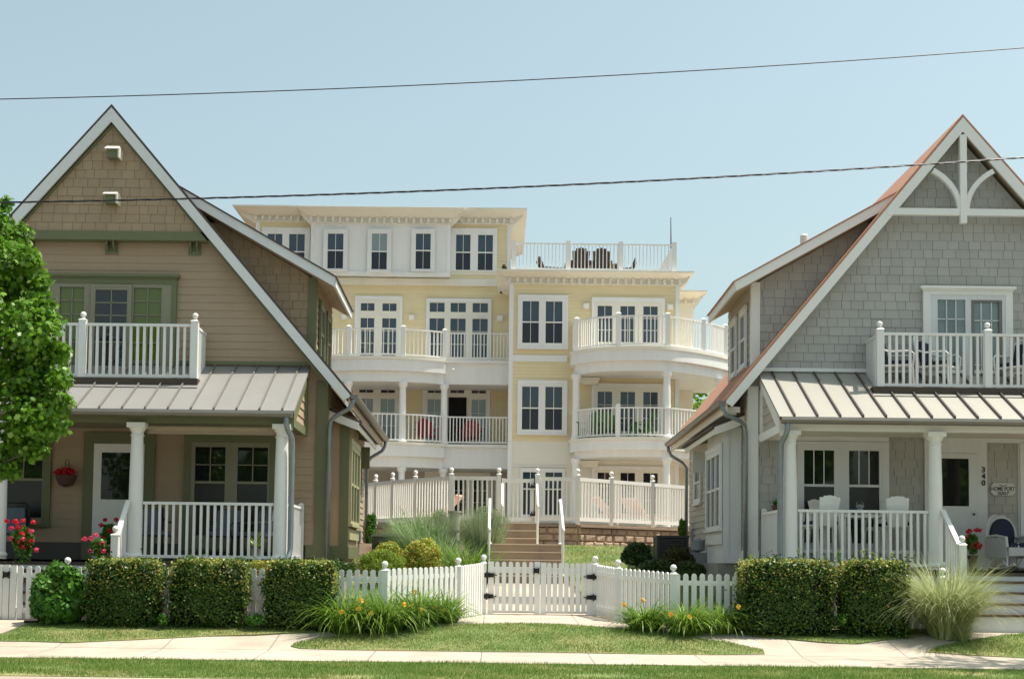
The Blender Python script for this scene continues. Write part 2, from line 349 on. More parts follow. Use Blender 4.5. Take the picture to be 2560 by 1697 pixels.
# ---------------------------------------------------------------- windows
def unitwin(par,mp,flip,outer,sashes,tm,fm,proud=.045,head=0.,cap=False,sill=True,name='window',tw=.1,glass=GLASS,lower=None,label=None,headw=None,screen=None):
    screen=screen or DSCREEN
    """outer=(u0,u1,z0,z1) trim outline; sashes=[(u0,u1,z0,z1,kind,cols,rows,split)] openings"""
    u0,u1,z0,z1=outer; t=MB(); hw=headw or tw
    t.box(u0,u0+tw,0,proud,z0,z1); t.box(u1-tw,u1,0,proud,z0,z1); t.box(u0+tw,u1-tw,0,proud,z1-hw,z1)
    if sill: t.box(u0-.02,u1+.02,0,proud+.03,z0-.05,z0)
    if cap: t.box(u0-.05,u1+.05,0,proud+.05,z1,z1+.05); t.box(u0-.02,u1+.02,0,proud+.02,z1+.05-.05-.03,z1)
    w=t.build(name,tm,par,mp,flip)
    if label: w['label']=label
    s=sorted(sashes); fr=MB()
    # filler between openings
    xs=[u0+tw]+sum([[a[0],a[1]] for a in s],[])+[u1-tw]
    for a,b in zip(xs[::2],xs[1::2]):
        if b-a>.003: fr.box(a,b,0,proud*.8,z0,z1-hw)
    for a in s:
        if z1-hw-a[3]>.003: fr.box(a[0],a[1],0,proud*.8,a[3],z1-hw)
        if a[2]-z0>.003: fr.box(a[0],a[1],0,proud*.8,z0,a[2])
    gs=[]
    for a in s:
        b0,b1,c0,c1,kind,cols,rows,split=a
        q=.028 if kind!='fix' else .02; D=proud*.62
        if kind=='dh':
            zm=c0+(c1-c0)*split
            fr.box(b0,b1,0,D,zm-.022,zm+.022)
            for k in range(1,cols): x=b0+(b1-b0)*k/cols; fr.box(x-.009,x+.009,0,D*.8,zm+.022,c1)
            for k in range(1,rows): z=zm+(c1-zm)*k/rows; fr.box(b0,b1,0,D*.8,z-.008,z+.008)
            gs.append(('pane',glass,[(b0,.006,zm),(b1,.006,zm),(b1,.006,c1),(b0,.006,c1)]))
            gs.append(('screen_pane',screen,[(b0,.010,c0),(b1,.010,c0),(b1,.010,zm),(b0,.010,zm)]))
            if lower=='grid':
                for k in range(1,cols): x=b0+(b1-b0)*k/cols; fr.box(x-.007,x+.007,.010,D*.5,c0,zm-.022)
        else:
            for k in range(1,cols): x=b0+(b1-b0)*k/cols; fr.box(x-.009,x+.009,0,D*.8,c0,c1)
            zr=split if isinstance(split,(list,tuple)) else [c0+(c1-c0)*k/rows for k in range(1,rows)]
            for z in zr: fr.box(b0,b1,0,D*.8,z-.009,z+.009)
            gs.append(('pane',glass,[(b0,.006,c0),(b1,.006,c0),(b1,.006,c1),(b0,.006,c1)]))
    if fr.f: fr.build('frame',fm,w,mp,flip)
    for nm,mm_,q_ in gs: MB().add(q_,[(0,1,2,3)]).build(nm,mm_,w,mp,flip)
    return w
# ---------------------------------------------------------------- railings
def railing(par,path,z0,z1,sp,bw=.038,top=(.07,.045),bot=.06,m=None,name='railing',mp=None,flip=False,zb=None,lift=.1,skip_ends=True):
    """path list of (x,y) (optional z offset as third) ; z0 floor, z1 top"""
    m=m or W2; mb=MB()
    for p,q in zip(path,path[1:]):
        po=p[2] if len(p)>2 else 0; qo=q[2] if len(q)>2 else 0
        L=math.hypot(q[0]-p[0],q[1]-p[1])
        if L<.03: continue
        dx,dy=(q[0]-p[0])/L,(q[1]-p[1])/L
        mb.beam((p[0],p[1],z1-top[1]/2+po),(q[0],q[1],z1-top[1]/2+qo),top[0],top[1])
        mb.beam((p[0],p[1],z0+lift+bot/2+po),(q[0],q[1],z0+lift+bot/2+qo),.045,bot)
        k=max(1,round(L/sp))
        for i in range(k):
            t=(i+.5)/k; x=p[0]+(q[0]-p[0])*t; y=p[1]+(q[1]-p[1])*t; o=po+(qo-po)*t; h=bw/2
            mb.add([(x-dx*h+dy*h,y-dy*h-dx*h,z0+lift+bot*.5+o),(x+dx*h+dy*h,y+dy*h-dx*h,z0+lift+bot*.5+o),(x+dx*h-dy*h,y+dy*h+dx*h,z0+lift+bot*.5+o),(x-dx*h-dy*h,y-dy*h+dx*h,z0+lift+bot*.5+o),
                    (x-dx*h+dy*h,y-dy*h-dx*h,z1-top[1]+o),(x+dx*h+dy*h,y+dy*h-dx*h,z1-top[1]+o),(x+dx*h-dy*h,y+dy*h+dx*h,z1-top[1]+o),(x-dx*h-dy*h,y-dy*h+dx*h,z1-top[1]+o)],
                   [(0,1,5,4),(1,2,6,5),(2,3,7,6),(3,0,4,7)])
    return mb.build(name,m,par,mp,flip)
def post(par,x,y,z0,z1,w=.12,ball=.052,m=None,mp=None,flip=False,name='post',cap=True):
    m=m or W2; mb=MB(); h=w/2; mb.box(x-h,x+h,y-h,y+h,z0,z1)
    if cap: mb.frust((x-h-.012,x+h+.012,y-h-.012,y+h+.012),z1,(x-h*.5,x+h*.5,y-h*.5,y+h*.5),z1+.035)
    o=mb.build(name,m,par,mp,flip)
    if ball:
        b=MB(); b.lathe(x,y,[(.02,z1+.02),(.02,z1+.05)],8); b.ball((x,y,z1+.045+ball),ball,14); b.build('finial',m,o,mp,flip,smooth=True)
    return o
# ---------------------------------------------------------------- the two gabled houses (mirror images of each other)
def house(s,c):
    xc=c['xc']; hw=c['hw']; kc=c['kc']; ko=c['ko']; ev=c['ev']; L=s>0
    T=c['trim']; rk=c['rake']; h=thing('gabled_house',c['label'],'house',(xc,25.4,.57)); 
    def M(l,y,z): return (xc+s*l-s*.016*(y-25),y,z)
    fl=s<0
    def FR(Y): return lambda u,d,z: M(u,Y-d,z)
    def SD(l): return lambda u,d,z: M(l+d,u,z)          # side faces: u is world y
    ffl=not fl; sfl=not fl
    A=9.664; RY=25.10; UY=25.22
    zr=lambda l: A-(kc*l if l>0 else -ko*l)
    B=lambda mb,name,m,par=h,**k: mb.build(name,m,par,M,fl,**k)
    # core
    mb=MB(); mb.prism([(-hw,.4),(hw,.4),(hw,zr(hw)-.34),(0,A-.36),(-hw,zr(-hw)-.34)],25.4,34.2)
    if L: mb.prism([(-1.95,7.25),(1.9,7.25),(0,9.3)],25.23,25.41)
    B(mb,'inner_wall',GAP)
    mb=MB(); mb.prism([(1.35,zr(1.35)-.5),(3.62,zr(3.62)-.8),(3.62,6.62),(1.35,7.9)],25.9,28.9); B(mb,'dormer_core',GAP)
    # front wall
    band=(7.24,7.40)
    gx=lambda z:[(-min(hw,(A-.30-z)/ko),min(hw,(A-.30-z)/kc))]
    if L:
        lapwall(1.83,band[0],.14,gx,.014).build('clapboard_wall',TANC,h,FR(25.4),ffl)
        lapwall(band[1],9.30,.16,gx,.013,True,gap=.006).build('shingle_wall',TANS,h,FR(UY),ffl)
        mb=MB(); mb.prism([(-1.95,band[0]),(1.93,band[0]),(1.80,band[1]),(-1.83,band[1])],25.17,25.4); B(mb,'band_board',T)
        for l in (-1.5,.0,1.5):
            mb=MB()
            for d in (-.075,.045): mb.prismx([(25.4,7.04),(25.38,7.04),(25.22,7.16),(25.22,7.24),(25.4,7.24)],l+d,l+d+.03)
            mb.box(l-.11,l+.11,25.36,25.4,7.02,7.24); B(mb,'bracket',T)
        for z in (8.69,7.87):
            mb=MB(); l=.06 if z>8 else .045; w=.105
            mb.box(l-w,l+w,UY-.2,UY,z,z+.15); B(mb,'gable_vent',GREEN)
            mb=MB(); mb.frust((l-w-.03,l+w+.03,UY-.26,UY),z+.151,(l-w-.01,l+w+.01,UY-.18,UY),z+.21); mb.box(l+w,l+w+.03,UY-.25,UY,z-.01,z+.15)
            B(mb,'gable_vent_lit_faces',c['ventlit'])  # cream slabs on top and right side paint the sunlit vent faces
        # thin green liner under the rake
        mb=MB(); mb.prism([(0,A-.31),(4.0,A-.31-kc*4.0),(3.95,A-.36-kc*3.95),(0,A-.36)],UY-.05,UY-.001); mb.prism([(0,A-.312),(-4.0,A-.312-ko*4.0),(-3.95,A-.36-ko*3.95),(0,A-.362)],UY-.05,UY-.001); B(mb,'rake_liner',T)
    else:
        gg=lambda z: [(-min(hw,(A-.30-z)/ko),min(hw,(A-.30-z)/kc))] if z>3.9 else [(.645,1.28),(2.92,3.62),(-1.03,-.47)]
        lapwall(1.6,9.30,.158,gg,.014,True,wid=(.15,.28),gap=.006).build('shingle_wall',GRS,h,FR(25.4),ffl)
        # white porch panelling
        for q_ in ((-.47,.645,25.37,25.4,3.62,3.80),(1.28,2.92,25.37,25.4,3.80,3.88),(-3.6,-1.03,25.37,25.4,1.55,3.88),(1.28,2.92,25.37,25.4,1.55,1.95),(1.28,3.62,25.345,25.368,3.80,3.9),(-1.03,.645,25.345,25.368,3.80,3.9)): mb=MB(); mb.box(*q_); B(mb,'porch_panel',WB)
        # gable truss
        mb=MB(); mb.box(-1.36,-.062,RY-.03,RY+.06,7.84,7.96); mb.box(.062,1.36,RY-.03,RY+.06,7.84,7.96); mb.box(-.06,.06,RY-.04,RY+.07,7.70,9.30)
        for q in (-1,1):
            pts=[]
            for i in range(13):
                t=math.radians(90*i/12); pts.append((q*(.50-.44*math.sin(t))*1., 7.93+.64*(math.cos(t)) ))
            # arc bulging outwards from rake down to the post
            pts=[(q*(.06+.46*math.sin(math.radians(90*i/12))**1.0), 7.93+.66*(1-math.cos(math.radians(90*i/12)))) for i in range(13)]
            pts=[(q*(.06+.48*(1-math.cos(math.radians(58*i/12)))/.4701),7.93+.72*math.sin(math.radians(58*i/12))/.848) for i in range(13)]
            for (a,b),(e,f) in zip(pts,pts[1:]): mb.beam((a,RY+.015,b),(e,RY+.015,f),.09,.085,up=(0,1,0))
        B(mb,'gable_truss',W)
    # dormer walls
    sh=lambda l: 6.68+.565*(4.04-l)
    dz=lambda z:[((A+.02-z)/kc, min(3.63,4.04-(z-6.47)/.565))] if (A+.02-z)/kc<min(3.63,4.04-(z-6.47)/.565)-.02 else []
    lapwall(5.05,8.05,.158,lambda z:[(max(a,.9),b) for a,b in dz(z) if z> A-kc*3.63-.02],.014,True,gap=.006).build('dormer_wall',c['dsh'],h,FR(25.9),ffl)
    lapwall(5.05,6.74,.14,lambda z:[(25.9,28.9)],.018).build('dormer_side_wall',c['dside'],h,SD(3.63),sfl)
    mb=MB(); mb.box(3.50,3.655,25.865,25.9,5.1,6.75); mb.box(3.632,3.66,25.9,26.0,5.1,6.74); B(mb,'corner_board',T)
    for a,b in ((26.35,27.15),(27.55,28.35)):
        unitwin(h,SD(3.655),sfl,(a,b,5.28,6.42),[(a+.12,b-.12,5.36,6.28,'dh',2,1,.5)],c['stm'],c['sfm'],tw=.09)
    mb=MB(); mb.prism([(.95,sh(.95)+.008),(4.07,sh(4.07)+.008),(4.07,sh(4.07)-.02),(.95,sh(.95)-.02)],25.40,29.0); B(mb,'dormer_roof',c['roofm'])
    mb=MB(); mb.prism([(.98,sh(.98)-.022),(4.04,sh(4.04)-.022),(4.00,sh(4.0)-.20),(.98,sh(.98)-.20)],25.42,25.47); mb.box(4.0,4.04,25.475,28.95,sh(4.02)-.19,sh(4.04)-.024); B(mb,'dormer_fascia',rk)
    mb=MB(); mb.prism([(1.1,sh(1.1)-.19),(3.995,sh(4.0)-.15),(3.995,sh(4.0)-.175),(1.1,sh(1.1)-.21)],25.475,28.9); B(mb,'dormer_soffit',SOFF)
    # main roof
    e2=ev+.04
    rf=MB(); rf.prism([(0,A+.018),(e2,A+.018-kc*e2),(e2-.03,A-.06-kc*e2),(0,A-.04)],RY-.015,34.4); B(rf,'roof',c['roofm'])
    rf=MB(); rf.prism([(0,A+.016),(-4.6,A+.016-ko*4.6),(-4.57,A-.06-ko*4.6),(0,A-.042)],RY-.015,34.4); B(rf,'roof',ROOF1 if L else c['roofm'])
    mb=MB(); mb.prism([(0,A-.045),(ev,A-.045-kc*ev),(ev-.13,A-.30-kc*(ev-.13)+.02),(0,A-.30)],RY-.02,RY+.03)
    mb.prism([(0,A-.046),(-4.55,A-.046-ko*4.55),(-4.42,A-.30-ko*4.42),(0,A-.302)],RY-.02,RY+.03); B(mb,'rake_board',rk)
    mb=MB(); mb.prism([(.0,A-.12),(ev-.06,A-.12-kc*(ev-.06)),(ev-.08,A-.15-kc*(ev-.06)),(0,A-.15)],RY+.032,34.3)
    mb.prism([(.0,A-.12),(-4.5,A-.12-ko*4.5),(-4.5,A-.15-ko*4.5),(0,A-.15)],RY+.032,34.3); B(mb,'soffit',SOFF)
    ze=A-kc*ev
    mb=MB(); mb.box(ev-.05,ev-.02,RY+.032,34.3,ze-.22,ze-.06); B(mb,'eave_fascia',SOFF if L else CREAM)
    mb=MB(); g=[]
    for i in range(9): t=math.pi*i/8; g.append((ev+.055-.075*math.cos(t),ze-.02-.085*math.sin(t)))
    mb.prism(g,RY-.02,34.35); B(mb,'gutter',GUT)
    if not L:
        y=25.3
        while y<34: mb=MB(); mb.box(ev-.30,ev-.052,y,y+.07,ze-.20,ze-.10); B(mb,'rafter_tail',CREAM); y+=.42
    # side wall
    lapwall(1.83,4.75,.14,lambda z:[(25.4,34.2)],.02).build('side_wall',c['side'],h,SD(hw),sfl)
    mb=MB(); q=c['cw']; mb.box(hw-q,hw+.03,25.35,25.398,1.55,zr(hw)-.3); mb.box(hw+.002,hw+.03,25.40,25.5,1.55,4.6); B(mb,'corner_board',T)
    mb=MB(); mb.box(hw+.002,hw+.04,25.4,34.2,1.6,1.829); mb.box(3.6,hw+.04,25.355,25.398,1.6,1.829); B(mb,'water_table',T)
    mb=MB(); mb.box(3.55,hw-.02,25.42,34.2,.4,1.6); mb.box(hw-.3,4.22,26.14,28.36,.4,1.6); B(mb,'foundation',FOUND)
    unitwin(h,SD(hw+.02),sfl,(31.8,33.0,2.95,3.95),[(31.95,32.85,3.05,3.8,'dh',2,1,.5)],c['stm'],c['sfm'],tw=.1,cap=not L)
    # bay
    bl=4.275 if L else 4.13; b0,b1=26.1,28.4
    mb=MB(); mb.box(hw,bl-.01,b0+.01,b1,1.6,4.1); B(mb,'bay',c['bay'])
    if L:
        lapwall(1.83,4.05,.9,lambda z:[(hw,bl)],.008).build('bay_wall',TANC,h,FR(b0),ffl)
        mb=MB(); mb.box(bl-.15,bl+.015,b0-.03,b0+.003,1.83,4.05); mb.box(hw,bl+.03,b0-.04,b0+.002,1.6,1.829); mb.box(bl,bl+.03,b0+.003,b1,1.6,1.829); B(mb,'bay_trim',T)
    else:
        mb=MB(); mb.box(hw+.03,bl,b0-.01,b0,1.6,4.1)
        mb.box(hw+.03,hw+.10,b0-.03,b0-.011,1.6,4.1); mb.box(bl-.10,bl+.01,b0-.03,b0-.011,1.6,4.1); mb.box(hw+.101,bl-.101,b0-.03,b0-.011,1.6,1.80); B(mb,'bay_trim',WB)
    zz0=2.24; a0,a1=b0+.12,b1-.12; n=3; w=(a1-a0-.24-.16)/3
    ss=[(a0+.12+i*(w+.08),a0+.12+i*(w+.08)+w,zz0+.06,3.62,'dh',2 if L else 1,1,.52) for i in range(3)]
    unitwin(h,SD(bl+.002),sfl,(a0,a1,zz0,3.82),ss,GREENLIT if L else WB,GREENLIT if L else WB,tw=.1,proud=.05,glass=c['bayglass'])
    mb=MB(); mb.box(bl,bl+.035,a0,a1,1.95,2.14) ; B(mb,'bay_panel',GREENLIT if L else WB)
    mb=MB(); mb.prism([(hw-.02,4.36),(bl+.25,4.10),(bl+.25,4.05),(hw-.02,4.20)],25.86,30.6); B(mb,'bay_roof',ROOF1)
    mb=MB(); mb.prism([(hw-.02,4.30),(bl+.20,4.07),(bl+.20,3.93),(hw-.02,4.14)],25.83,25.858); mb.box(bl+.17,bl+.20,25.862,30.55,3.95,4.045); B(mb,'bay_fascia',W)
    mb=MB(); mb.prismx([(30.0,3.5),(30.08,3.5),(30.08,3.95),(29.9,3.95)],hw,bl+.1); B(mb,'bay_bracket',c['stm'])
    # downspouts
    dl=hw+.075
    mb=MB(); mb.tube([(ev+.05,RY+.03,ze-.06),(ev+.04,RY+.02,ze-.16),(ev-.04,RY+.04,ze-.27),(dl+.10,25.22,4.12),(dl+.02,25.28,4.04),(dl,25.3,3.9),(dl,25.3,1.2)],.038,10); B(mb,'downspout',PIPE,smooth=True)
    mb=MB(); mb.tube([(ev+.05,34.25,ze-.06),(ev+.04,34.25,ze-.2),(ev-.03,34.25,ze-.32),(dl+.1,34.25,ze-.48),(dl,34.25,ze-.62),(dl,34.25,1.4)],.042,10); B(mb,'downspout',PIPE,smooth=True)
    mb=MB(); mb.tube([(3.50,23.2,3.95),(3.50,23.2,3.80),(3.52,23.25,3.70),(3.575,23.40,3.56),(3.58,23.42,3.45),(3.58,23.42,1.75),(3.56,23.40,1.62),(3.50,23.3,1.56)],.045,10); B(mb,'downspout',PIPE,smooth=True)
    # porch
    mb=MB(); mb.box(-3.95,3.60,23.36,25.38,1.44,1.53); B(mb,'porch_floor',BROWN)
    mb=MB(); mb.box(-3.95,3.56,23.42,23.46,.45,1.439); mb.box(3.53,3.56,23.46,25.4,.45,1.439); B(mb,'porch_skirt',GRYW)
    mb=MB(); mb.box(-3.95,3.55,23.42,23.58,3.80,3.945); mb.box(3.40,3.55,23.581,25.36,3.80,3.945); B(mb,'porch_beam',T)
    mb=MB(); mb.box(-3.95,3.40,23.59,25.36,3.875,3.90); B(mb,'porch_ceiling',GFR if L else CREAM)
    yf,yb,zf,zb=23.24,25.38,4.01,5.02
    mb=MB(); mb.prismx([(yf,zf),(yb,zb),(yb,zb-.05),(yf,zf-.05)],-4.2,3.62); B(mb,'porch_roof',c['seam'])
    mb=MB(); l=c['rib0']
    while l<3.6 and l>-4.2:
        mb.hexa([(l-.012,yf-.005,zf-.004),(l+.012,yf-.005,zf-.004),(l+.012,yb,zb-.004),(l-.012,yb,zb-.004),(l-.012,yf-.005,zf+.042),(l+.012,yf-.005,zf+.042),(l+.012,yb,zb+.042),(l-.012,yb,zb+.042)]); l-=.376
    mb.box(-4.2,3.62,yf-.01,yf+.012,zf-.06,zf-.003); B(mb,'roof_seams',c['ribm'])
    mb=MB(); mb.box(-3.9,hw-.2,25.352,25.38,zb+.02,zb+.085); B(mb,'flashing_board',T)
    g=[(yf-.01,zf-.015),(yf-.10,zf-.015),(yf-.115,zf-.06),(yf-.09,zf-.105),(yf-.01,zf-.12)]
    mb=MB(); mb.prismx(g,-4.2,3.60); B(mb,'gutter',GUT)
    # porch roof side panel
    mb=MB(); sl=(zb-zf)/(yb-yf); zt=lambda y: zf+(y-yf)*sl-.055
    P0=[(23.42,3.78),(25.33,3.78),(25.33,3.93),(23.62,3.93),(25.33,zt(25.33)-.16),(25.33,zt(25.33)),(23.42,zt(23.42))]
    mb.prismx([(23.42,3.76),(25.33,3.76),(25.33,3.90),(23.42,3.90)],3.552,3.60)
    mb.prismx([(23.42,3.902),(23.70,3.902),(25.33,zt(25.33)-.17),(25.33,zt(25.33)),(23.42,zt(23.42))],3.552,3.60); mb.box(3.552,3.60,25.18,25.33,3.902,zt(25.18)-.17)
    B(mb,'porch_gable_frame',c['pgf'])
    lapwall(3.9,4.8,.15,lambda z:[(max(23.5,yf+(z-zf+.2)/sl),25.2)],.02).build('porch_gable_infill',c['side'],h,SD(3.552),sfl)
    for l in (3.40,1.0,-1.25):
        mb=MB(); mb.lathe(l,23.5,[(.135,1.53),(.135,1.56),(.15,1.58),(.15,1.61),(.125,1.635),(.121,1.66),(.119,2.3),(.112,3.0),(.100,3.58),(.118,3.585),(.118,3.60),(.100,3.605),(.100,3.65),(.125,3.68),(.14,3.72)],24); mb.box(l-.15,l+.15,23.35,23.65,3.72,3.80)
        B(mb,'porch_column',W,smooth=False)
    railing(h,[(3.28,23.5),(1.12,23.5)],1.53,2.50,.1157,bw=.042,lift=.045,bot=.05,mp=M,flip=fl,name='porch_railing')
    railing(h,[(3.52,23.66),(3.52,25.36)],1.53,2.50,.1157,bw=.042,lift=.045,bot=.05,mp=M,flip=fl,name='porch_railing')
    post(h,3.52,25.30,1.53,2.54,.09,0,mp=M,flip=fl)
    # steps
    mb=MB(); mt=MB()
    for i in range(5):
        y=(22.22+.285*i) if not L else (22.60+.19*i); z=.68+.17*i
        mb.box(-1.2,.95,y+.03,23.37,.40 if i==0 else z-.001,z+.132); mt.box(-1.23,.97,y,y+(.33 if not L else .23) if i<4 else 23.40,z+.134,z+.17)
    B(mb,'stair_risers',c['riser']); mt.v=[v for v in mt.v]
    B(mt,'stair_treads',TREAD)
    post(h,.90,22.62 if L else 22.42,.55,1.93,.115,.052,mp=M,flip=fl)
    mb=MB(); yn=22.67 if L else 22.47; mb.beam((.90,23.42,2.50),(.90,yn,1.86),.075,.055)
    for i in range(6):
        y=yn+.09+i*(23.35-yn-.09)/6; z=1.86+(y-yn)*.64/(23.42-yn); mb.box(.882,.918,y-.018,y+.018,z-.85,z-.02)
    mb.beam((.90,23.40,1.64),(.90,yn,1.02),.04,.05); B(mb,'stair_railing',W2)
    # balcony
    mb=MB(); mb.box(-2.2,1.80,24.38,25.38,4.54,4.665); mb.box(-2.16,1.76,24.42,25.38,4.40,4.539); B(mb,'balcony_floor',BROWN)
    mb=MB(); mb.box(-2.2,1.82,24.22,24.40,4.43,4.49); B(mb,'balcony_flashing',SEAMRIB)
    yb_=24.46
    for l in c['bp']: post(h,l,yb_,4.67,5.665,.12,.052,mp=M,flip=fl)
    railing(h,[(c['bp'][0],yb_),(c['bp'][-1],yb_)],4.66,5.615,.1157,bw=.042,lift=.02,bot=.05,mp=M,flip=fl,name='balcony_railing')
    railing(h,[(c['bp'][0],yb_+.06),(c['bp'][0],25.37)],4.66,5.60,.085,bw=.042,lift=.02,bot=.05,mp=M,flip=fl,name='balcony_railing')
    # windows
    F=FR(25.4-.02)
    if L:
        z=c; unitwin(h,F,ffl,(-1.17,1.20,4.70,6.60),[(-.90,-.46,4.85,6.41,'door',2,4,[6.17,5.92,5.42]),(.43,.93,4.85,6.41,'door',2,4,[6.17,5.92,5.42])],T,GFR,cap=True,headw=.12,tw=.09,glass=GLASSG,proud=.06)
        unitwin(h,FR(25.4-.075),ffl,(-.33,.40,4.72,6.46),[(-.25,.32,4.80,6.36,'door',2,4,[6.13,5.90,5.42])],GFR,GFR,sill=False,tw=.05,glass=GLASS,proud=.03)
        unitwin(h,F,ffl,(-1.98,-.97,2.15,3.80),[(-1.80,-1.12,2.26,3.62,'dh',2,1,.50)],T,GFR,tw=.14,headw=.14)
        unitwin(h,F,ffl,(1.40,3.06,1.75,3.80),[(1.60,2.14,1.98,3.56,'dh',2,2,.60),(2.36,2.90,1.98,3.56,'dh',2,2,.60)],T,GFR,tw=.13,headw=.16)
        mb=MB(); mb.box(-.39,-.21,25.34,25.38,1.53,3.80); mb.box(.70,.88,25.34,25.38,1.53,3.80); mb.box(-.21,.70,25.34,25.38,3.60,3.80); B(mb,'door_frame',T)
        dr=MB(); dr.box(-.205,-.065,25.33,25.37,1.55,3.595); dr.box(.455,.695,25.33,25.37,1.55,3.595); dr.box(-.065,.455,25.33,25.37,1.55,2.60); dr.box(-.065,.455,25.33,25.37,3.44,3.595)
        d=B(dr,'door',W); mb=MB(); mb.box(-.065,.455,25.345,25.35,2.60,3.44); B(mb,'pane',GLASS,d); mb=MB(); mb.tube([(.62,25.32,2.5),(.62,25.28,2.5),(.62,25.28,2.62),(.62,25.32,2.62)],.008,6); B(mb,'handle',IRON,d)
        mb=MB(); mb.tube([(1.15,23.62,3.74),(3.27,23.62,3.74)],.045,12); mb.box(1.15,3.27,23.60,23.63,3.635,3.66); mb.box(1.15,3.27,23.61,23.62,3.66,3.72); B(mb,'rolled_blind',BLIND)
        mb=MB(); mb.lathe(-.45,24.3,[(.10,3.85),(.10,3.874)],14); B(mb,'ceiling_light',W)
        mb=MB(); mb.box(hw-.08,hw,25.2,25.24,.9,1.0); 
    else:
        unitwin(h,F,ffl,(-.95,.66,4.70,6.56),[(-.10,.40,4.80,6.37,'door',3,3,[6.02,5.2]),(-.76,-.20,4.80,6.37,'door',3,3,[6.00,5.2])],W,WB,cap=True,headw=.10,tw=.13,glass=GLASSC,proud=.06)
        mb=MB(); mb.box(-.775,-.705,25.335,25.37,4.78,6.40); mb.box(-.255,-.185,25.335,25.37,4.78,6.40); mb.box(-.705,-.255,25.335,25.37,6.33,6.40); B(mb,'screen_door',GUT)
        unitwin(h,F,ffl,(1.28,2.92,1.85,3.79),[(1.455,1.995,1.98,3.63,'dh',3,1,.62),(2.26,2.80,1.98,3.63,'dh',3,1,.62)],WB,WB,tw=.12,headw=.10)
        mb=MB(); mb.box(-.47,-.285,25.34,25.38,1.53,3.80); mb.box(.50,.645,25.34,25.38,1.53,3.80); mb.box(-.285,.50,25.34,25.38,3.61,3.80); B(mb,'door_frame',WB)
        dr=MB(); dr.box(-.280,-.14,25.33,25.37,1.55,3.605); dr.box(.36,.495,25.33,25.37,1.55,3.605); dr.box(-.14,.36,25.33,25.37,1.55,2.66); dr.box(-.14,.36,25.33,25.37,3.51,3.605)
        d=B(dr,'door',WB); mb=MB(); mb.box(-.14,.36,25.345,25.35,2.66,3.51); B(mb,'pane',GLASS,d); mb=MB(); mb.lathe(-.22,25.31,[(.012,2.5),(.02,2.52),(.012,2.54)],8); B(mb,'handle',IRON,d)
        unitwin(h,F,ffl,(-2.9,-1.06,1.85,3.79),[(-1.78,-1.20,1.98,3.63,'dh',3,1,.62),(-2.6,-2.0,1.98,3.63,'dh',3,1,.62)],WB,WB,tw=.12,headw=.10)
    return h,M
HL,ML=house(1,dict(xc=-6.99,hw=3.92,kc=1.173,ko=1.152,ev=4.386,trim=GREEN,rake=WB,label='tan gabled house with olive green trim and a grey porch roof',ventlit=CREAM,dsh=TANS,dside=TANC,stm=GREEN,sfm=GFR,roofm=ROOF1,side=TANC,cw=.17,bay=TANC,bayglass=GLASS,seam=SEAML,ribm=GUT,rib0=3.43,pgf=GREEN,riser=WB,bp=(1.72,-.22,-2.12)))
HR,MR=house(-1,dict(xc=8.275,hw=3.775,kc=1.218,ko=1.14,ev=4.25,trim=W,rake=W,label='grey shingled gabled house with white trim and terracotta roof',ventlit=W,dsh=GRS,dside=GRYW,stm=WB,sfm=WB,roofm=TERRA,side=GRYW,cw=.16,bay=WB,bayglass=GLASS,seam=SEAMR,ribm=SEAMRIB,rib0=3.37,pgf=W,riser=WB,bp=(1.665,-.20,-2.07)))
def text(s,name,size,x,y,z,m,par,depth=.006,sx=1.):
    cu=bpy.data.curves.new(name,'FONT'); cu.body=s; cu.size=size; cu.extrude=depth; cu.align_x='CENTER'; cu.align_y='CENTER'; cu.offset=size*.012
    t=bpy.data.objects.new(name,cu); COL.objects.link(t); dg=bpy.context.evaluated_depsgraph_get(); me=bpy.data.meshes.new_from_object(t.evaluated_get(dg)); bpy.data.objects.remove(t)
    me.materials.clear(); off=ROOT[par]
    for v in me.vertices: v.co=Vector((x+v.co.x*sx,y-v.co.z,z+v.co.y))-off
    return link(name,me,m,par)
X0=xx(2459,1190,25.33)
for i,ch in enumerate('340'): text(ch,'house_number',.135,X0+.02*i*0,25.33,zz(2459,1174+16.5*i,25.33),IRON,HR,.008)
# name sign
sx0,sx1=xx(2477,1222,25.36),xx(2537,1222,25.36); sz0,sz1=zz(2507,1238,25.36),zz(2507,1207,25.36); cxs=(sx0+sx1)/2; czs=(sz0+sz1)/2
SG=thing('name_sign','weathered grey scalloped name sign reading HOME PORT 2007 on shingled wall beside the door','sign',(cxs,25.35,czs))
w=(sx1-sx0)/2; hh=(sz1-sz0)/2; q=.045
mb=MB(); mb.prism([(cxs-w+q,sz0),(cxs+w-q,sz0),(cxs+w-q*.6,sz0+q*.7),(cxs+w,sz0+q),(cxs+w,sz1-q),(cxs+w-q*.6,sz1-q*.7),(cxs+w-q,sz1),(cxs-w+q,sz1),(cxs-w+q*.6,sz1-q*.7),(cxs-w,sz1-q),(cxs-w,sz0+q),(cxs-w+q*.6,sz0+q*.7)],25.345,25.365)
mb.build('board',mat('weathered_grey_sign_paint',(.62,.60,.56),.8,.25,20),SG)
INK=mat('dark_grey_sign_letters',(.05,.06,.07),.7,.1)
text('HOME PORT','lettering',.10,cxs,25.343,czs+.005,INK,SG,.003,.74); text('2007','lettering',.085,cxs,25.343,czs-.075,INK,SG,.003,1.25)
mb=MB(); 
for a in range(7): mb.beam((cxs-.07+a*.02,25.342,czs+.065+.01*math.sin(a*1.3)),(cxs-.05+a*.02,25.342,czs+.065+.01*math.sin((a+1)*1.3)),.006,.008)
mb.build('scroll_mark',INK,SG)
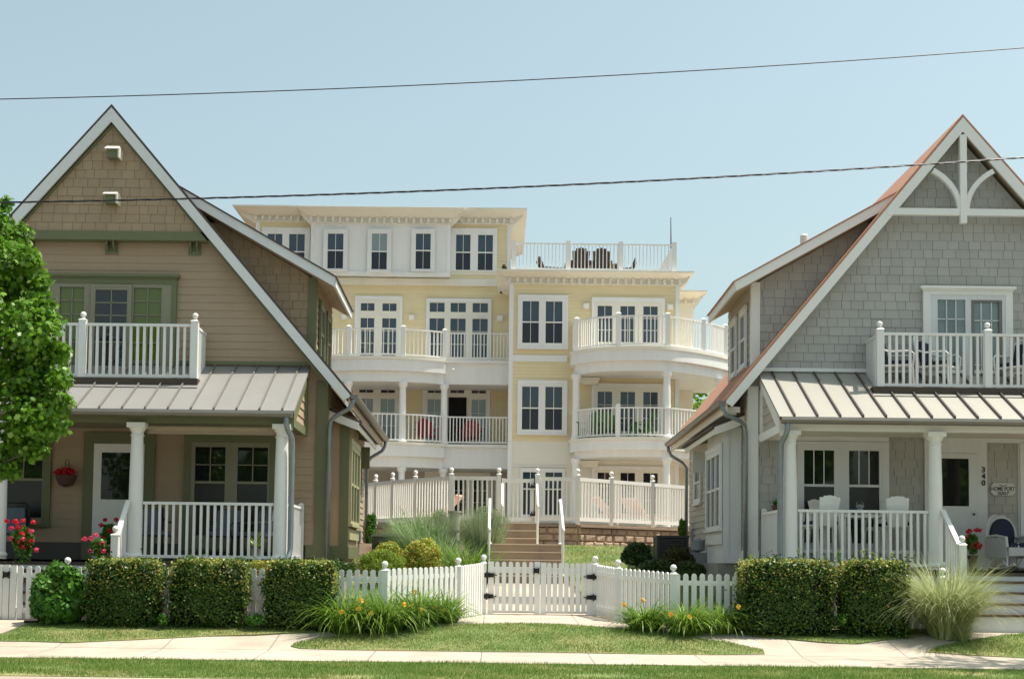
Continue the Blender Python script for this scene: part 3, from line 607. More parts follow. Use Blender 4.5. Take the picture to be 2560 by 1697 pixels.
# ---------------------------------------------------------------- yellow condominium building behind
DECK=2.50
YB=thing('apartment_building','large pale yellow building with white curved balconies between the two gabled houses','building',(1.,50,DECK))
def FY(Y): return lambda u,d,z:(u,Y-d,z)
def yb(mb,name,m,par=YB,**k): return mb.build(name,m,par,**k)
YR,YL,YT=48.2,51.5,52.0
# right block levels
rx0=xx(1272,900,YR); rx1=xx(1698,900,YR); 
zc_top=zz(1500,676,YR-.4); zc_bot=zz(1500,697,YR); zfr=zz(1500,712,YR); zyb=zz(1350,1103,YR)
def lap(name,x0,x1,z0,z1,Y,m=YEL,row=.115): lapwall(z0,z1,row,lambda z:[(x0,x1)],.020).build(name,m,YB,FY(Y),True)
mb=MB(); mb.box(rx0+.02,rx1-.02,YR,YR+9,0.5,zc_top-.1); yb(mb,'inner_wall',YEL)
lap('clapboard_wall',rx0+.12,rx1-.12,zyb,zc_bot,YR,row=.115)
mb=MB(); mb.box(rx0,rx0+.14,YR-.04,YR+3.4,.8,zfr); yb(mb,'corner_board',W2); mb=MB(); mb.box(rx1-.14,rx1,YR-.04,YR+.3,.8,zfr)
yb(mb,'corner_board',W2)
mb=MB(); mb.box(rx0+.14,rx1-.14,YR-.008,YR,.8,zyb); z9=zz(1350,1163,YR); mb.box(rx0+.14,xx(1418,1100,YR),YR-.055,YR-.031,z9-.06,z9); yb(mb,'lower_wall',CREAM)
z1=zz(1350,888,YR);z0=zz(1350,904,YR); mb=MB(); mb.box(rx0+.14,xx(1418,896,YR),YR-.04,YR,z0,z1); yb(mb,'band_board',W2)
def cornice(x0,x1,Y,zt,zb,zf,ov,Yb,lov=None,rov=None,left=True,right=True):
    lo=lov if lov is not None else ov; ro=rov if rov is not None else ov
    mb=MB(); mb.frust((x0-.06*left,x1+.06*right,Y-.1,Yb),zb,(x0-lo*left,x1+ro*right,Y-ov,Yb),zt-.05); mb.box(x0-lo*left-.02,x1+ro*right+.02,Y-ov-.02,Yb,zt-.049,zt)
    o=yb(mb,'cornice',CREAM)
    mb=MB(); mb.box(x0,x1,Y-.06,Y,zf-.02,zf+.04); 
    n=int((x1-x0)/.26)
    for i in range(n+1):
        x=x0+(x1-x0)*i/n; mb.box(x-.045,x+.045,Y-.15,Y,zf+.041,zb-.002)
    mb.box(x0,x1,Y-.02,Y,zf+.041,zb-.001); mb.build('dentils',CREAM,o)
    for x,f,l in ((x0,left,-1),(x1,right,1)):
        if f:
            mb=MB(); mb.prism([(x,zb-.28),(x+l*.05,zb-.26),(x+l*(lo if l<0 else ro)*.6,zt-.3),(x+l*(lo if l<0 else ro)*.85,zt-.08),(x,zt-.08)],Y-.03,Y+.15); mb.build('cornice_bracket',CREAM,o)
    return o
cornice(rx0,rx1,YR,zc_top,zc_bot,zfr,.42,YR+9)
# windows right block
def px(u,v,Y): return xx(u,v,Y)
def dhpair(u0,v0,u1,v1,gl,Y,vt,vb,split=.56,mm=W2,low='grid',glass=GLASSB):
    a=xx(u0,(v0+v1)/2,Y);b=xx(u1,(v0+v1)/2,Y);um=(u0+u1)/2; zt=zz(um,v0,Y);zb=zz(um,v1,Y)
    ss=[(xx(g0,(v0+v1)/2,Y),xx(g1,(v0+v1)/2,Y),zz(um,vb,Y),zz(um,vt,Y),'dh',2,1,split) for g0,g1 in gl]
    unitwin(YB,FY(Y-.024),True,(a,b,zb,zt),ss,W2,W2,tw=.09,headw=.14,glass=glass,lower=low,proud=.06,screen=SCREEN)
dhpair(1294,738,1420,870,[(1306,1347),(1364,1405.6)],YR,754,858,.5)
dhpair(1293,951,1418,1084,[(1305,1346),(1363,1405)],YR,967,1074,.5)
dhpair(1300,1170,1412,1290,[(1305,1346),(1363,1405)],YR,1180,1286,.6)
def doors(u0,v0,u1,vf,gl,Y,vt,trans=None,vdt=None,glass=GLASSB,rows=None,mm=W2,fm=CREAM,alt=None,tg=None):
    um=(u0+u1)/2; zt=zz(um,v0,Y); zb=zz(um,vf,Y); ss=[]
    for g0,g1 in gl:
        x0,x1=xx(g0,v0,Y),xx(g1,v0,Y)
        if trans: ss.append((x0,x1,zz(um,trans[1],Y),zz(um,trans[0],Y),'fix',2,1,None))
    o=None
    dd=[(xx(g0,v0,Y),xx(g1,v0,Y),zb+.22,zz(um,vdt or vt,Y),'door',2,3,None) for g0,g1 in gl]
    if trans:
        zm=(zz(um,trans[1],Y)+zz(um,vdt,Y))/2
        unitwin(YB,FY(Y-.024),True,(xx(u0,v0,Y),xx(u1,v0,Y),zm,zt),ss,mm,fm,tw=.1,headw=.12,glass=tg or glass,proud=.06,sill=False,name='transom_window')
        unitwin(YB,FY(Y-.024),True,(xx(u0,v0,Y),xx(u1,v0,Y),zb,zm),dd,mm,fm,tw=.1,headw=.03,glass=glass,proud=.06,sill=False,name='french_doors')
    else:
        unitwin(YB,FY(Y-.024),True,(xx(u0,v0,Y),xx(u1,v0,Y),zb,zt),dd,mm,fm,tw=.1,headw=.14,glass=glass,proud=.06,sill=False,name='french_doors')
G3=[(1494,1530),(1551,1587),(1608,1644)]
doors(1479,745,1662,872,G3,YR,766); doors(1479,959,1662,1094,G3,YR,980)
doors(1479,1165,1662,1300,G3,YR,1182,glass=GLASS)
def lamp(u,v,Y):
    x,z=P(u,v,Y); mb=MB(); mb.box(x-.11,x+.11,Y-.04,Y-.013,z-.10,z+.10); mb.frust((x-.07,x+.07,Y-.16,Y-.04),z-.09,(x-.10,x+.10,Y-.2,Y-.04),z+.06); yb(mb,'wall_light',W2)
for u,v in ((1465,766),(1675,768)): lamp(u,v,YR)
# curved balconies (right): path px,Y
def arcpath(pts,n=26):
    X=[xx(u,850,Y) for u,Y in pts]; Yv=[p[1] for p in pts]; out=[]
    for i in range(len(pts)-1):
        for k in range(6):
            t=k/6; q=[max(0,i-1),i,i+1,min(len(pts)-1,i+2)]
            def cr(a): 
                return .5*((2*a[q[1]])+(-a[q[0]]+a[q[2]])*t+(2*a[q[0]]-5*a[q[1]]+4*a[q[2]]-a[q[3]])*t*t+(-a[q[0]]+3*a[q[1]]-3*a[q[2]]+a[q[3]])*t**3)
            out.append((cr(X),cr(Yv)))
    out.append((X[-1],Yv[-1])); return out
def slab(path,back,z0,z1,name,m,off=0.):
    # outline = path pushed outward by off, closed along the back polyline
    o=[]
    for i,(x,y) in enumerate(path):
        a=path[max(i-1,0)];b=path[min(i+1,len(path)-1)]; d=Vector((b[0]-a[0],b[1]-a[1])).normalized(); o.append((x+d.y*off,y-d.x*off))
    mb=MB(); mb.prismz(o+back,z0,z1); return yb(mb,name,m)
def decklevel(path,back,zf,fh1,fh2,rail=True,posts=(),under=True,rh=1.03):
    slab(path,back,zf-.10,zf,'balcony_floor',CREAM,.14)
    slab(path,back,zf-fh1,zf-.101,'balcony_fascia',W2,.10)
    slab(path,back,zf-fh1-fh2,zf-fh1-.001,'balcony_beam',W2,-.04)
    if rail:
        railing(YB,path,zf,zf+rh,.118,bw=.035,lift=.05,bot=.05,name='balcony_railing')
        for (x,y) in posts:
            mb=MB(); mb.box(x-.075,x+.075,y-.075,y+.075,zf,zf+rh+.06); mb.frust((x-.09,x+.09,y-.09,y+.09),zf+rh+.06,(x-.03,x+.03,y-.03,y+.03),zf+rh+.11); yb(mb,'balcony_post',W2)
RP=arcpath([(1436,47.3),(1490,46.5),(1546,46.15),(1612,46.0),(1669,46.1),(1715,46.5),(1758,47.1),(1800,47.9),(1835,49.0),(1850,50.5)])
RP=[(RP[0][0],YR-.02)]+RP
rback=[(RP[-1][0],52.),(rx1,52.),(rx1-.01,YR+.0),(RP[0][0],YR+.0)]
def near(path,u):
    return min(path,key=lambda p:abs(1240+(p[0])/p[1]*FP-u))
zf3=zz(1612,866,46.0); zf2=zz(1612,1092,46.0)
rposts=[near(RP,u) for u in (1437,1546,1669,1758,1812)]
decklevel(RP,rback,zf3,.45,.33,True,rposts)
decklevel(RP,rback,zf2,.42,.22,True,[near(RP,1546)],rh=.98)
def ycol(x,y,z0,z1,r=.13,name='column'):
    mb=MB(); mb.lathe(x,y,[(r*1.35,z0),(r*1.35,z0+.06),(r*1.1,z0+.10),(r*1.02,z0+.3),(r*.88,z1-.25),(r*.9,z1-.2),(r*1.1,z1-.16),(r*1.3,z1-.10),(r*1.3,z1)],16); yb(mb,name,W2)
for u in (1436,1668):
    p=near(RP,u); y=p[1]+.12 if u>1500 else p[1]+.05
    for a,b in ((zf2,zf3-.78),(DECK,zf2-.64)): ycol(p[0],y,a,b)
p=near(RP,1800); ycol(p[0],p[1]+.1,zf2,zf3-.78); ycol(p[0],p[1]+.1,DECK,zf2-.64)
# porch beams with little brackets at column tops
for z in (zf3-.80,zf2-.66):
    p=near(RP,1436); mb=MB(); mb.prism([(p[0]+.15,z),(p[0]+.85,z),(p[0]+.75,z-.22),(p[0]+.3,z-.24),(p[0]+.15,z-.1)],p[1]+.5,YR-.03); yb(mb,'beam_end',CREAM)
# roof terrace
tz=zc_top; ty=YR-.1
tx0=xx(1285,640,ty); tx1=xx(1685,640,ty)
railing(YB,[(tx0,ty),(tx1,ty),(tx1,ty+6)],tz,tz+.98,.125,bw=.03,lift=.06,name='terrace_railing')
for u in (1285,1420,1552,1685):
    x=xx(u,640,ty); mb=MB(); mb.box(x-.08,x+.08,ty-.08,ty+.08,tz,tz+1.05); yb(mb,'terrace_post',W2)
mb=MB(); mb.box(tx0,tx1,ty+.3,YR+8.9,tz+.002,tz+.06); yb(mb,'terrace_floor',mat('grey_terrace_deck',(.30,.29,.27),.8))
mb=MB(); mb.prism([(tx1-1.05,tz+.06),(tx1-.06,tz+.06),(tx1-.06,tz+1.0)],ty+5.0,ty+5.1); yb(mb,'terrace_side_wall',CREAM)
# rear right wing
Y2=51.2; a=xx(1690,900,Y2);b=xx(1733,900,Y2); mb=MB(); mb.box(a,b,Y2,Y2+7,.5,zz(1710,728,Y2)); yb(mb,'rear_wing_wall',CREAM)
cornice(a,b,Y2,zz(1715,727,Y2-.3),zz(1715,748,Y2),zz(1715,760,Y2),.42,Y2+7,left=False)
# left recessed part
lx0=xx(600,900,YL); lx1=rx0
zt3=zz(1000,697,YL); zfl3=zz(1200,901,49.6); zfl2=zz(1200,1111,49.6)
mb=MB(); mb.box(lx0,lx1,YL,YL+8,.5,zt3+.3); yb(mb,'inner_wall',YEL)
lap('clapboard_wall',lx0,lx1,zfl2,zt3,YL)
mb=MB(); mb.box(lx0,lx1,YL-.02,YL,DECK,zfl2-.3); yb(mb,'lower_wall',GRYW)
mb=MB(); mb.box(lx0,lx1,YL-.12,YL,zz(1000,714,YL),zz(1000,697,YL))
x=lx0
while x<lx1-.3: mb.box(x,x+.05,YL-.2,YL-.121,zz(1000,716,YL),zz(1000,697,YL)); x+=1.12
yb(mb,'band_board',CREAM)
# penthouse
YP=51.6; pz0=zz(1000,696,YP); 
pl=xx(640,560,YP); pr=xx(1278,560,YP); cl=xx(777,600,YP-.5); cr_=xx(1126,600,YP-.5)
pt=zz(1150,521,YP-.4); pb=zz(1150,546,YP); pf=zz(1150,560,YP)
mb=MB(); mb.box(pl,pr,YP,YP+7,pz0,pt-.05); yb(mb,'penthouse_inner_wall',YEL)
lap('clapboard_wall',pl,cl,pz0,pf,YP); lap('clapboard_wall',cr_,pr-.1,pz0,pf,YP)
mb=MB(); mb.box(pr-.14,pr,YP-.03,YP+.2,pz0,pf); yb(mb,'corner_board',W2); mb=MB(); mb.box(pl,pl+.14,YP-.03,YP+.2,pz0,pf); yb(mb,'corner_board',W2)
cornice(pl,pr,YP,pt,pb,pf,.55,YP+7,lov=.75)
mb=MB(); mb.box(cl,cr_,YP-.5,YP+.2,pz0,pt-.12); mb.box(cl,cl+.12,YP-.53,YP-.501,pz0,pf); mb.box(cr_-.12,cr_,YP-.53,YP-.501,pz0,pf); mb.box(cl+.12,cr_-.12,YP-.52,YP-.501,pf-.25,pf-.16)
yb(mb,'penthouse_bay',W2)
cornice(cl,cr_,YP-.5,zz(940,518.5,YP-.9),zz(940,545,YP-.5),zz(940,560,YP-.5),.5,YP+5)
z0=zz(940,694,YP-.5); mb=MB(); mb.box(cl,cr_,YP-.56,YP-.501,pz0-.02,pz0+.12); yb(mb,'bay_skirt_board',W2)
def dh1(u0,u1,v0,v1,Y,gl=GLASSB,tr=11,split=.52):
    um=(u0+u1)/2; unitwin(YB,FY(Y-.024),True,(xx(u0-tr,600,Y),xx(u1+tr,600,Y),zz(um,v1+4,Y),zz(um,v0-tr,Y)),[(xx(u0,600,Y),xx(u1,600,Y),zz(um,v1,Y),zz(um,v0,Y),'dh',2,1,split)],W2,W2,tw=.08,glass=gl,lower='grid',proud=.05,screen=SCREEN)
dh1(820,859,585,672,YP-.53); dh1(930,968,585,674,YP-.53,GLASSC,split=.5); dh1(1040,1077,585,673,YP-.53)
dhpair(1126,572,1243,684,[(1140,1176),(1195,1232)],YP,588,676,.5)
dhpair(655,570,775,682,[(669,706),(723,762)],YP,586,674,.5)
mb=MB(); mb.box(cr_,pr,YP-.1,YP,zz(1200,714,YP),zz(1200,700,YP)); yb(mb,'band_board',W2)
GA=[(903,937),(957,992)]; GBt=[(1075,1112),(1127,1165),(1182,1220)]
doors(888,741,1007,905,GA,YL,0,(759,778),796); doors(1066,747,1229,908,GBt,YL,0,(758,781),797)
doors(884,945,1003,1112,[(899,934),(953,988)],YL,0,(961,982),997,glass=GLASSC,tg=GLASS); doors(1058,945,1226,1115,[(1070,1104),(1127,1161),(1180,1215)],YL,0,(961,983),999,glass=GLASSC,tg=GLASS)
a=xx(1121,1050,YL);b=xx(1166,1050,YL); mb=MB(); mb.box(a,b,YL-.11,YL-.09,zz(1143,1112,YL),zz(1143,994,YL)); yb(mb,'doorway_shade_panel',BLACK)  # flat black panel painting the shade inside the open door
doors(1062,1180,1226,1300,GBt,YL,1196,glass=GLASS,mm=CREAM)
for u,v in ((860,793),(1030,794),(1250,796)): lamp(u,v,YL)
LP=arcpath([(760,50.2),(800,49.5),(861,49.0),(930,48.8),(998,48.85),(1060,49.1),(1112,49.5)])
def dl(path,zf,rh,posts):
    slab(path,[(path[-1][0],YL),(path[0][0],YL)],zf-.10,zf,'balcony_floor',CREAM,.12)
    slab(path,[(path[-1][0],YL),(path[0][0],YL)],zf-.50,zf-.101,'balcony_fascia',W2,.08)
    slab(path,[(path[-1][0],YL),(path[0][0],YL)],zf-.86,zf-.501,'balcony_beam',W2,-.05)
    x0=path[-1][0]; mb=MB(); mb.box(x0+.001,lx1,49.55,YL,zf-.10,zf); mb.box(x0-.06,lx1,49.66,YL,zf-.84,zf-.101); yb(mb,'balcony_floor',W2)
    railing(YB,path+[(x0+.01,49.65)],zf,zf+rh,.118,bw=.035,lift=.05,bot=.05,name='balcony_railing')
    railing(YB,[(x0+.05,49.65),(lx1,49.65)],zf,zf+rh,.118,bw=.035,lift=.05,bot=.05,name='balcony_railing')
    for (x,y) in posts:
        mb=MB(); mb.box(x-.075,x+.075,y-.075,y+.075,zf,zf+rh+.06); mb.frust((x-.09,x+.09,y-.09,y+.09),zf+rh+.06,(x-.03,x+.03,y-.03,y+.03),zf+rh+.11); yb(mb,'balcony_post',W2)
dl(LP,zfl3,.98,[near(LP,u) for u in (861,998,1112)]); dl(LP,zfl2,.98,[])
for u in (861,996,1112):
    p=near(LP,u)
    for a,b in ((zfl2,zfl3-.86),(DECK,zfl2-.86)): ycol(p[0],p[1]+.12,a,b,.125)
# small white security lights on the balcony fascias
for u,v,Y in ((1133,924,49.55),(1645,889,45.95),(1645,1119,45.95)):
    x,z=P(u,v,Y); mb=MB(); mb.ball((x,Y-.02,z),.045,10); yb(mb,'soffit_lamp',W2,smooth=True)
# antenna
AN=thing('radio_antenna','thin dark antenna mast standing at the right end of the roof terrace','antenna',(xx(1678,620,YR+1.5),YR+1.5,tz+.06))
mb=MB(); x=xx(1678,620,YR+1.5); mb.tube([(x,YR+1.5,tz+.06),(x-.01,YR+1.5,zz(1677,600,YR+1.5)),(x-.02,YR+1.5,zz(1676,543,YR+1.5))],[.028,.02,.012],8); mb.build('mast',IRON,AN); mb=MB(); mb.lathe(x,YR+1.5,[(.09,tz+.06),(.09,tz+.09),(.03,tz+.12)],10); mb.build('base',IRON,AN)
CHM=thing('vent_pipe','pale vent pipe poking up behind the grey house dormer roof','pipe',(xx(2010,600,33),33,6))
x=xx(2010,600,30.5); mb=MB(); mb.lathe(x,30.5,[(.085,6.2),(.085,zz(2010,590,30.5)),(.06,zz(2010,586,30.5))],12); mb.build('pipe',CREAM,CHM)
# ---------------------------------------------------------------- chairs
def adirondack(name,label,m,x,y,z,rot,group,sc_=1.,part=True):
    """slatted lawn chair, facing local -y"""
    t=thing(name,label,'chair',(0,0,0),group); s=sc_
    mb=MB()
    for i in range(5): mb.beam((-.24*s+.12*i*s,-.24*s,.36*s),(-.24*s+.12*i*s,.22*s,.28*s),.105*s,.022*s)
    mb.build('seat',m,t)
    mb=MB()
    for i in range(5):
        a=(i-2); top=(1.0-.03*a*a)*s; mb.beam((a*.105*s,.20*s,.30*s),(a*.125*s,.48*s,top),.122*s,.02*s,up=(0,1,.4))
    mb.beam((-.27*s,.44*s,.78*s),(.27*s,.44*s,.78*s),.03*s,.06*s); mb.build('backrest',m,t)
    for q in (-1,1):
        mb=MB(); mb.beam((q*.33*s,-.36*s,.56*s),(q*.33*s,.36*s,.56*s),.12*s,.024*s); mb.build('armrest',m,t)
        mb=MB(); mb.beam((q*.30*s,-.26*s,0),(q*.30*s,-.26*s,.545*s),.035*s,.09*s,up=(0,1,0)); mb.build('leg',m,t)
        mb=MB(); mb.beam((q*.28*s,.48*s,0),(q*.28*s,.26*s,.545*s),.035*s,.08*s,up=(0,1,0)); mb.build('leg',m,t)
    return t
def put(t,x,y,z,rot): t.location=(x,y,z); t.rotation_euler=(0,0,rot); return t
def dup(t,label,x,y,z,rot):
    r=t.copy(); COL.objects.link(r); r['label']=label
    for ch in list(t.children):
        c=ch.copy(); COL.objects.link(c); c.parent=r
        for g in ch.children: d=g.copy(); COL.objects.link(d); d.parent=c
    return put(r,x,y,z,rot)
fz=tz+.07
c0=adirondack('terrace_chair','dark brown slatted chair on roof terrace, back to camera, left of the middle pair',DKBRN,0,0,0,0,'brown chairs around the roof terrace table')
YTc=49.6
put(c0,xx(1451,640,YTc),YTc,fz,math.pi)
dup(c0,'dark brown slatted chair on roof terrace, back to camera, right of the middle pair',xx(1502,640,YTc),YTc,fz,math.pi)
for ob in (c0,): ob.scale=(1,1,1)
dup(c0,'dark brown slatted chair at left end of the roof terrace table, seen from the side',xx(1378,640,YTc+1.2),YTc+1.2,fz,math.pi/2+.25)
dup(c0,'dark brown slatted chair at right end of the roof terrace table, seen from the side',xx(1556,640,YTc+1.2),YTc+1.2,fz,-math.pi/2-.2)
dup(c0,'dark brown slatted chair alone near the right corner post of the roof terrace',xx(1636,640,YTc+3),YTc+3,fz-.25,-math.pi/2-.3)
dup(c0,'dark brown slatted chair half hidden by the leftmost post of the roof terrace',xx(1290,640,YTc+1.5),YTc+1.5,fz-.25,math.pi/2+.3)
for o in bpy.data.objects:
    if o.name.startswith('terrace_chair') and ('back to camera' in o['label']): o.scale=(1.0,1.0,1.0)
def table(name,label,x,y,z,lx,ly,h,mt,ml,round_=False,leg=.06):
    t=thing(name,label,'table',(x,y,z)); mb=MB()
    if round_: mb.lathe(x,y,[(lx/2,z+h-.04),(lx/2,z+h)],24)
    else: mb.box(x-lx/2,x+lx/2,y-ly/2,y+ly/2,z+h-.04,z+h)
    mb.build('tabletop',mt,t)
    for a in (-1,1):
        for b in (-1,1):
            q=.34 if round_ else .5; mb=MB(); cx_,cy_=x+a*(lx*q-leg),y+b*(ly*q-leg); mb.box(cx_-leg/2,cx_+leg/2,cy_-leg/2,cy_+leg/2,z,z+h-.041); mb.build('leg',ml,t)
    return t
table('terrace_table','long tan table among the brown chairs on the roof terrace',xx(1477,640,YTc+1.3),YTc+1.3,fz,1.9,.8,.75,TANF,DKBRN)
cg=adirondack('balcony_chair','green plastic slatted chair left of the post on the right lower curved balcony',GRNP,0,0,0,0,'green chairs on the lower curved balcony')
put(cg,xx(1478,1060,47.2),47.25,zf2,-.5)
dup(cg,'green plastic slatted chair just left of middle post on the right lower balcony',xx(1524,1060,47.3),47.3,zf2,.2)
dup(cg,'green plastic slatted chair right of middle post on the right lower balcony',xx(1600,1060,47.2),47.25,zf2,-1.3)
crd=adirondack('balcony_chair','red plastic slatted chair between the two columns of the left lower balcony',REDP,0,0,0,0,'red chairs on the left lower balcony')
put(crd,xx(1068,1070,50.2),50.2,zfl2,.3)
dup(crd,'red plastic slatted chair in front of the open black doorway',xx(1178,1070,50.6),50.6,zfl2,.0)
for o in bpy.data.objects:
    if o.get('group')=='brown chairs around the roof terrace table' and 'curved' in o['label']: o['group']='brown chairs on the upper curved balcony'
# far green tree seen below the curved balcony
def ftree(name,label,x,y,z0,h,r,n,size,m,seed=0,trunk=.12):
    t=thing(name,label,'tree',(x,y,z0)); mb=MB(); mb.tube([(x,y,z0-.1),(x+.05,y,z0+h*.35),(x-.05,y,z0+h*.7)],[trunk,trunk*.75,trunk*.3],9)
    for k in range(7):
        a=k*2.4; q=z0+h*(.3+.05*k); mb.tube([(x,y,q),(x+math.cos(a)*r*.45,y+math.sin(a)*r*.45,q+h*.12),(x+math.cos(a)*r*.75,y+math.sin(a)*r*.75,q+h*.22)],[trunk*.4,trunk*.25,trunk*.08],6)
    mb.build('trunk',BARK,t); C,Nn=lumpy((x,y,z0+h*.62),(r,r,h*.40),n,18,.36); leaves('crown',C,Nn,size,m,t); return t
ftree('background_tree','dark green tree visible under curved balcony right of the yellow building',xx(1748,1010,57),57,2.1,7.5,2.3,5000,.22,MAPLE)
# ---------------------------------------------------------------- terrain and paving
def grid(x0,x1,xs,ys,off=0.):
    xv=np.linspace(x0,x1,xs); V=np.array([(x,y,gz(x,y)+off) for y in ys for x in xv]); n=len(xv)
    F=np.array([(j*n+i,j*n+i+1,(j+1)*n+i+1,(j+1)*n+i) for j in range(len(ys)-1) for i in range(n-1)]); return V,F
ys=[17.05,18,19,20.4,21.0,21.5,21.9,22.4,23.6,24.9,26,27.3,29,31,32.9,36,40,60,120,1500]
V,F=grid(-1200,1200,3,ys); g=npmesh('ground',V,F,MULCH); g['kind']='structure'
mb=MB(); mb.box(-1200,1200,-1200,16.9,-.12,0); mb.build('road',ROAD)['kind']='structure'
mb=MB(); mb.prismx([(16.9,-.1),(17.06,-.1),(17.06,.155),(16.93,.155),(16.9,.13)],-200,200); mb.build('kerb',CURB)['kind']='structure'
def sheet(name,poly,off,m,step=.35,skirt=.06,kind='structure'):
    poly=[Vector(p) for p in poly]
    # densify
    pts=[]
    for a,b in zip(poly,poly[1:]+poly[:1]):
        k=max(1,int((b-a).length/step)); pts+= [a+(b-a)*i/k for i in range(k)]
    n=len(pts); xs=[p.x for p in pts]; ysx=[p.y for p in pts]; inner=[]
    from mathutils.geometry import intersect_point_tri_2d
    def inside(x,y):
        c=False
        for i in range(n):
            a=pts[i];b=pts[(i+1)%n]
            if (a.y>y)!=(b.y>y) and x<(b.x-a.x)*(y-a.y)/(b.y-a.y)+a.x: c=not c
        return c
    y=min(ysx)+.1
    while y<max(ysx):
        x=min(xs)+.1
        while x<max(xs):
            if inside(x,y): inner.append(Vector((x,y)))
            x+=step*1.3
        y+=step*.7
    r=delaunay_2d_cdt(pts+inner,[(i,(i+1)%n) for i in range(n)],[],1,1e-5)
    vs=[(v.x,v.y,gz(v.x,v.y)+off) for v in r[0]]; fs=[tuple(f) for f in r[2]]
    mb=MB(); mb.add(vs,fs); 
    for i in range(n):
        a=pts[i];b=pts[(i+1)%n]; mb.add([(a.x,a.y,gz(a.x,a.y)+off),(b.x,b.y,gz(b.x,b.y)+off),(b.x,b.y,gz(b.x,b.y)+off-skirt),(a.x,a.y,gz(a.x,a.y)+off-skirt)],[(0,1,2,3)])
    o=mb.build(name,m); 
    if kind: o['kind']=kind
    return o,inside
g2=lambda L:[G(u,v) for u,v in L]
conc=[(-14,19.0)]+[(-14,20.9),(-6.6,20.9)]+g2([(173,1609),(352,1604),(514,1595),(640,1592),(803,1583),(920,1577),(1020,1568),(1110,1557),(1182,1543)])+[(-.30,24.95),(1.85,24.95)]+g2([(1490,1543),(1553,1557),(1650,1570),(1760,1579),(1920,1598),(2060,1611),(2145,1615),(2260,1599),(2380,1583),(2425,1575)])+[(7.12,22.0),(7.12,22.25),(14,22.25),(14,19.0)]
sheet('sidewalk',conc,.02,CONC)
mb=[(-.25,24.9),(1.80,24.9),(1.74,25.5),(1.45,26.6),(1.36,27.32),(-.16,27.32)]
sheet('garden_path',mb,.02,CONC)
sheet('entry_path',g2([(-40,1600),(12,1583),(45,1571),(78,1560)])+[(-7.15,22.3),(-8.4,22.3)]+[(-8.6,20.5)],.021,CONC)
lawns=[]
L1=g2([(-60,1607),(60,1607),(173,1611),(352,1604),(514,1595),(640,1591),(790,1583),(760,1575),(700,1571),(500,1566),(300,1562),(120,1560),(84,1562),(52,1572),(16,1588)])
L2=g2([(727,1620),(742,1612),(800,1600),(920,1583),(1082,1569),(1190,1564),(1299,1563),(1400,1565),(1515,1573),(1640,1586),(1732,1598),(1830,1613),(1908,1630),(1912,1641),(1780,1642),(1624,1640),(1400,1637),(1150,1633),(866,1629),(750,1627)])
L3=g2([(1760,1575),(1850,1588),(1920,1597),(2050,1609),(2131,1614),(2240,1600),(2380,1581),(2330,1574),(2250,1571),(2100,1569),(1900,1568),(1800,1569)])
L4=g2([(2317,1634),(2346,1621),(2430,1604),(2500,1595),(2600,1586)])+[(10,21.2),(10,20.42)]+g2([(2600,1652),(2560,1650),(2413,1641)])
PKW=[(-14,17.07),(14,17.07),(14,18.98),(-14,18.98)]
BL1=[(1.45,27.4),(1.80,25.6),(2.1,25.0),(4.3,25.0),(4.2,32.9),(1.42,32.9)]
BL2=[(-3.0,25.0),(-.35,25.1),(-.30,27.2),(-1.2,27.6),(-3.0,27.4)]
for nm,pl,o in (('lawn',L1,.035),('lawn',L2,.035),('lawn',L3,.035),('lawn',L4,.035),('lawn',PKW,.012),('lawn',BL1,.02),('lawn',BL2,.02)):
    ob,ins=sheet(nm,pl,o,LAWN,.3,.04); lawns.append((pl,ins,o))
def grassfill(name,pl,ins,o,dens,hgt,label,xlim=8.2):
    a=np.array([tuple(p) for p in pl]); x0,x1=max(a[:,0].min(),-xlim),min(a[:,0].max(),xlim); y0,y1=a[:,1].min(),a[:,1].max()
    n=int((x1-x0)*(y1-y0)*dens); X=rng.uniform(x0,x1,n); Y=rng.uniform(y0,y1,n)
    pp=a; c=np.zeros(n,bool)
    for i in range(len(pp)):
        ax,ay=pp[i];bx,by=pp[(i+1)%len(pp)]
        if ay==by: continue
        m=((ay>Y)!=(by>Y))&(X<(bx-ax)*(Y-ay)/(by-ay)+ax); c^=m
    X,Y=X[c],Y[c]; Z=np.interp(Y,[p[0] for p in PY],[p[1] for p in PY])+o-.004
    n=len(X); cl=.75+.5*np.sin(X*3.1+np.sin(Y*4))*np.sin(Y*5.3+X*1.7)*.5
    bare=np.zeros(n)
    for (bx,by,br) in BARE: bare=np.maximum(bare,np.exp(-(((X-bx)/br)**2+((Y-by)/(br*.45))**2)))
    keep=rng.random(n)>bare*.92; X,Y,Z,cl=X[keep],Y[keep],Z[keep],cl[keep]; n=len(X)
    az=rng.uniform(0,2*np.pi,n); L=hgt*rng.uniform(.5,1.3,n)*cl
    return blades(name,np.stack([X,Y,Z],1),az,L,rng.uniform(.004,.0075,n),rng.uniform(.05,.6,n),rng.uniform(.2,.9,n),GBLADE,None,seg=2)
BARE=[(G(105,1672)[0],G(105,1672)[1],.35),(G(160,1678)[0],G(160,1678)[1],.2),(*G(514,1590),.12),(*G(700,1588),.25),(*G(30,1690),.5),(*G(1500,1693),.6),(*G(2450,1690),.7),(*G(900,1694),.5)]
names=['left lawn patch between hedge bed and sidewalk','centre lawn island','right lawn','corner lawn at far right','roadside verge']
dens=[4200,4200,4200,4200,4200,1500,1500]; hg=[.045,.045,.045,.05,.06,.06,.06]
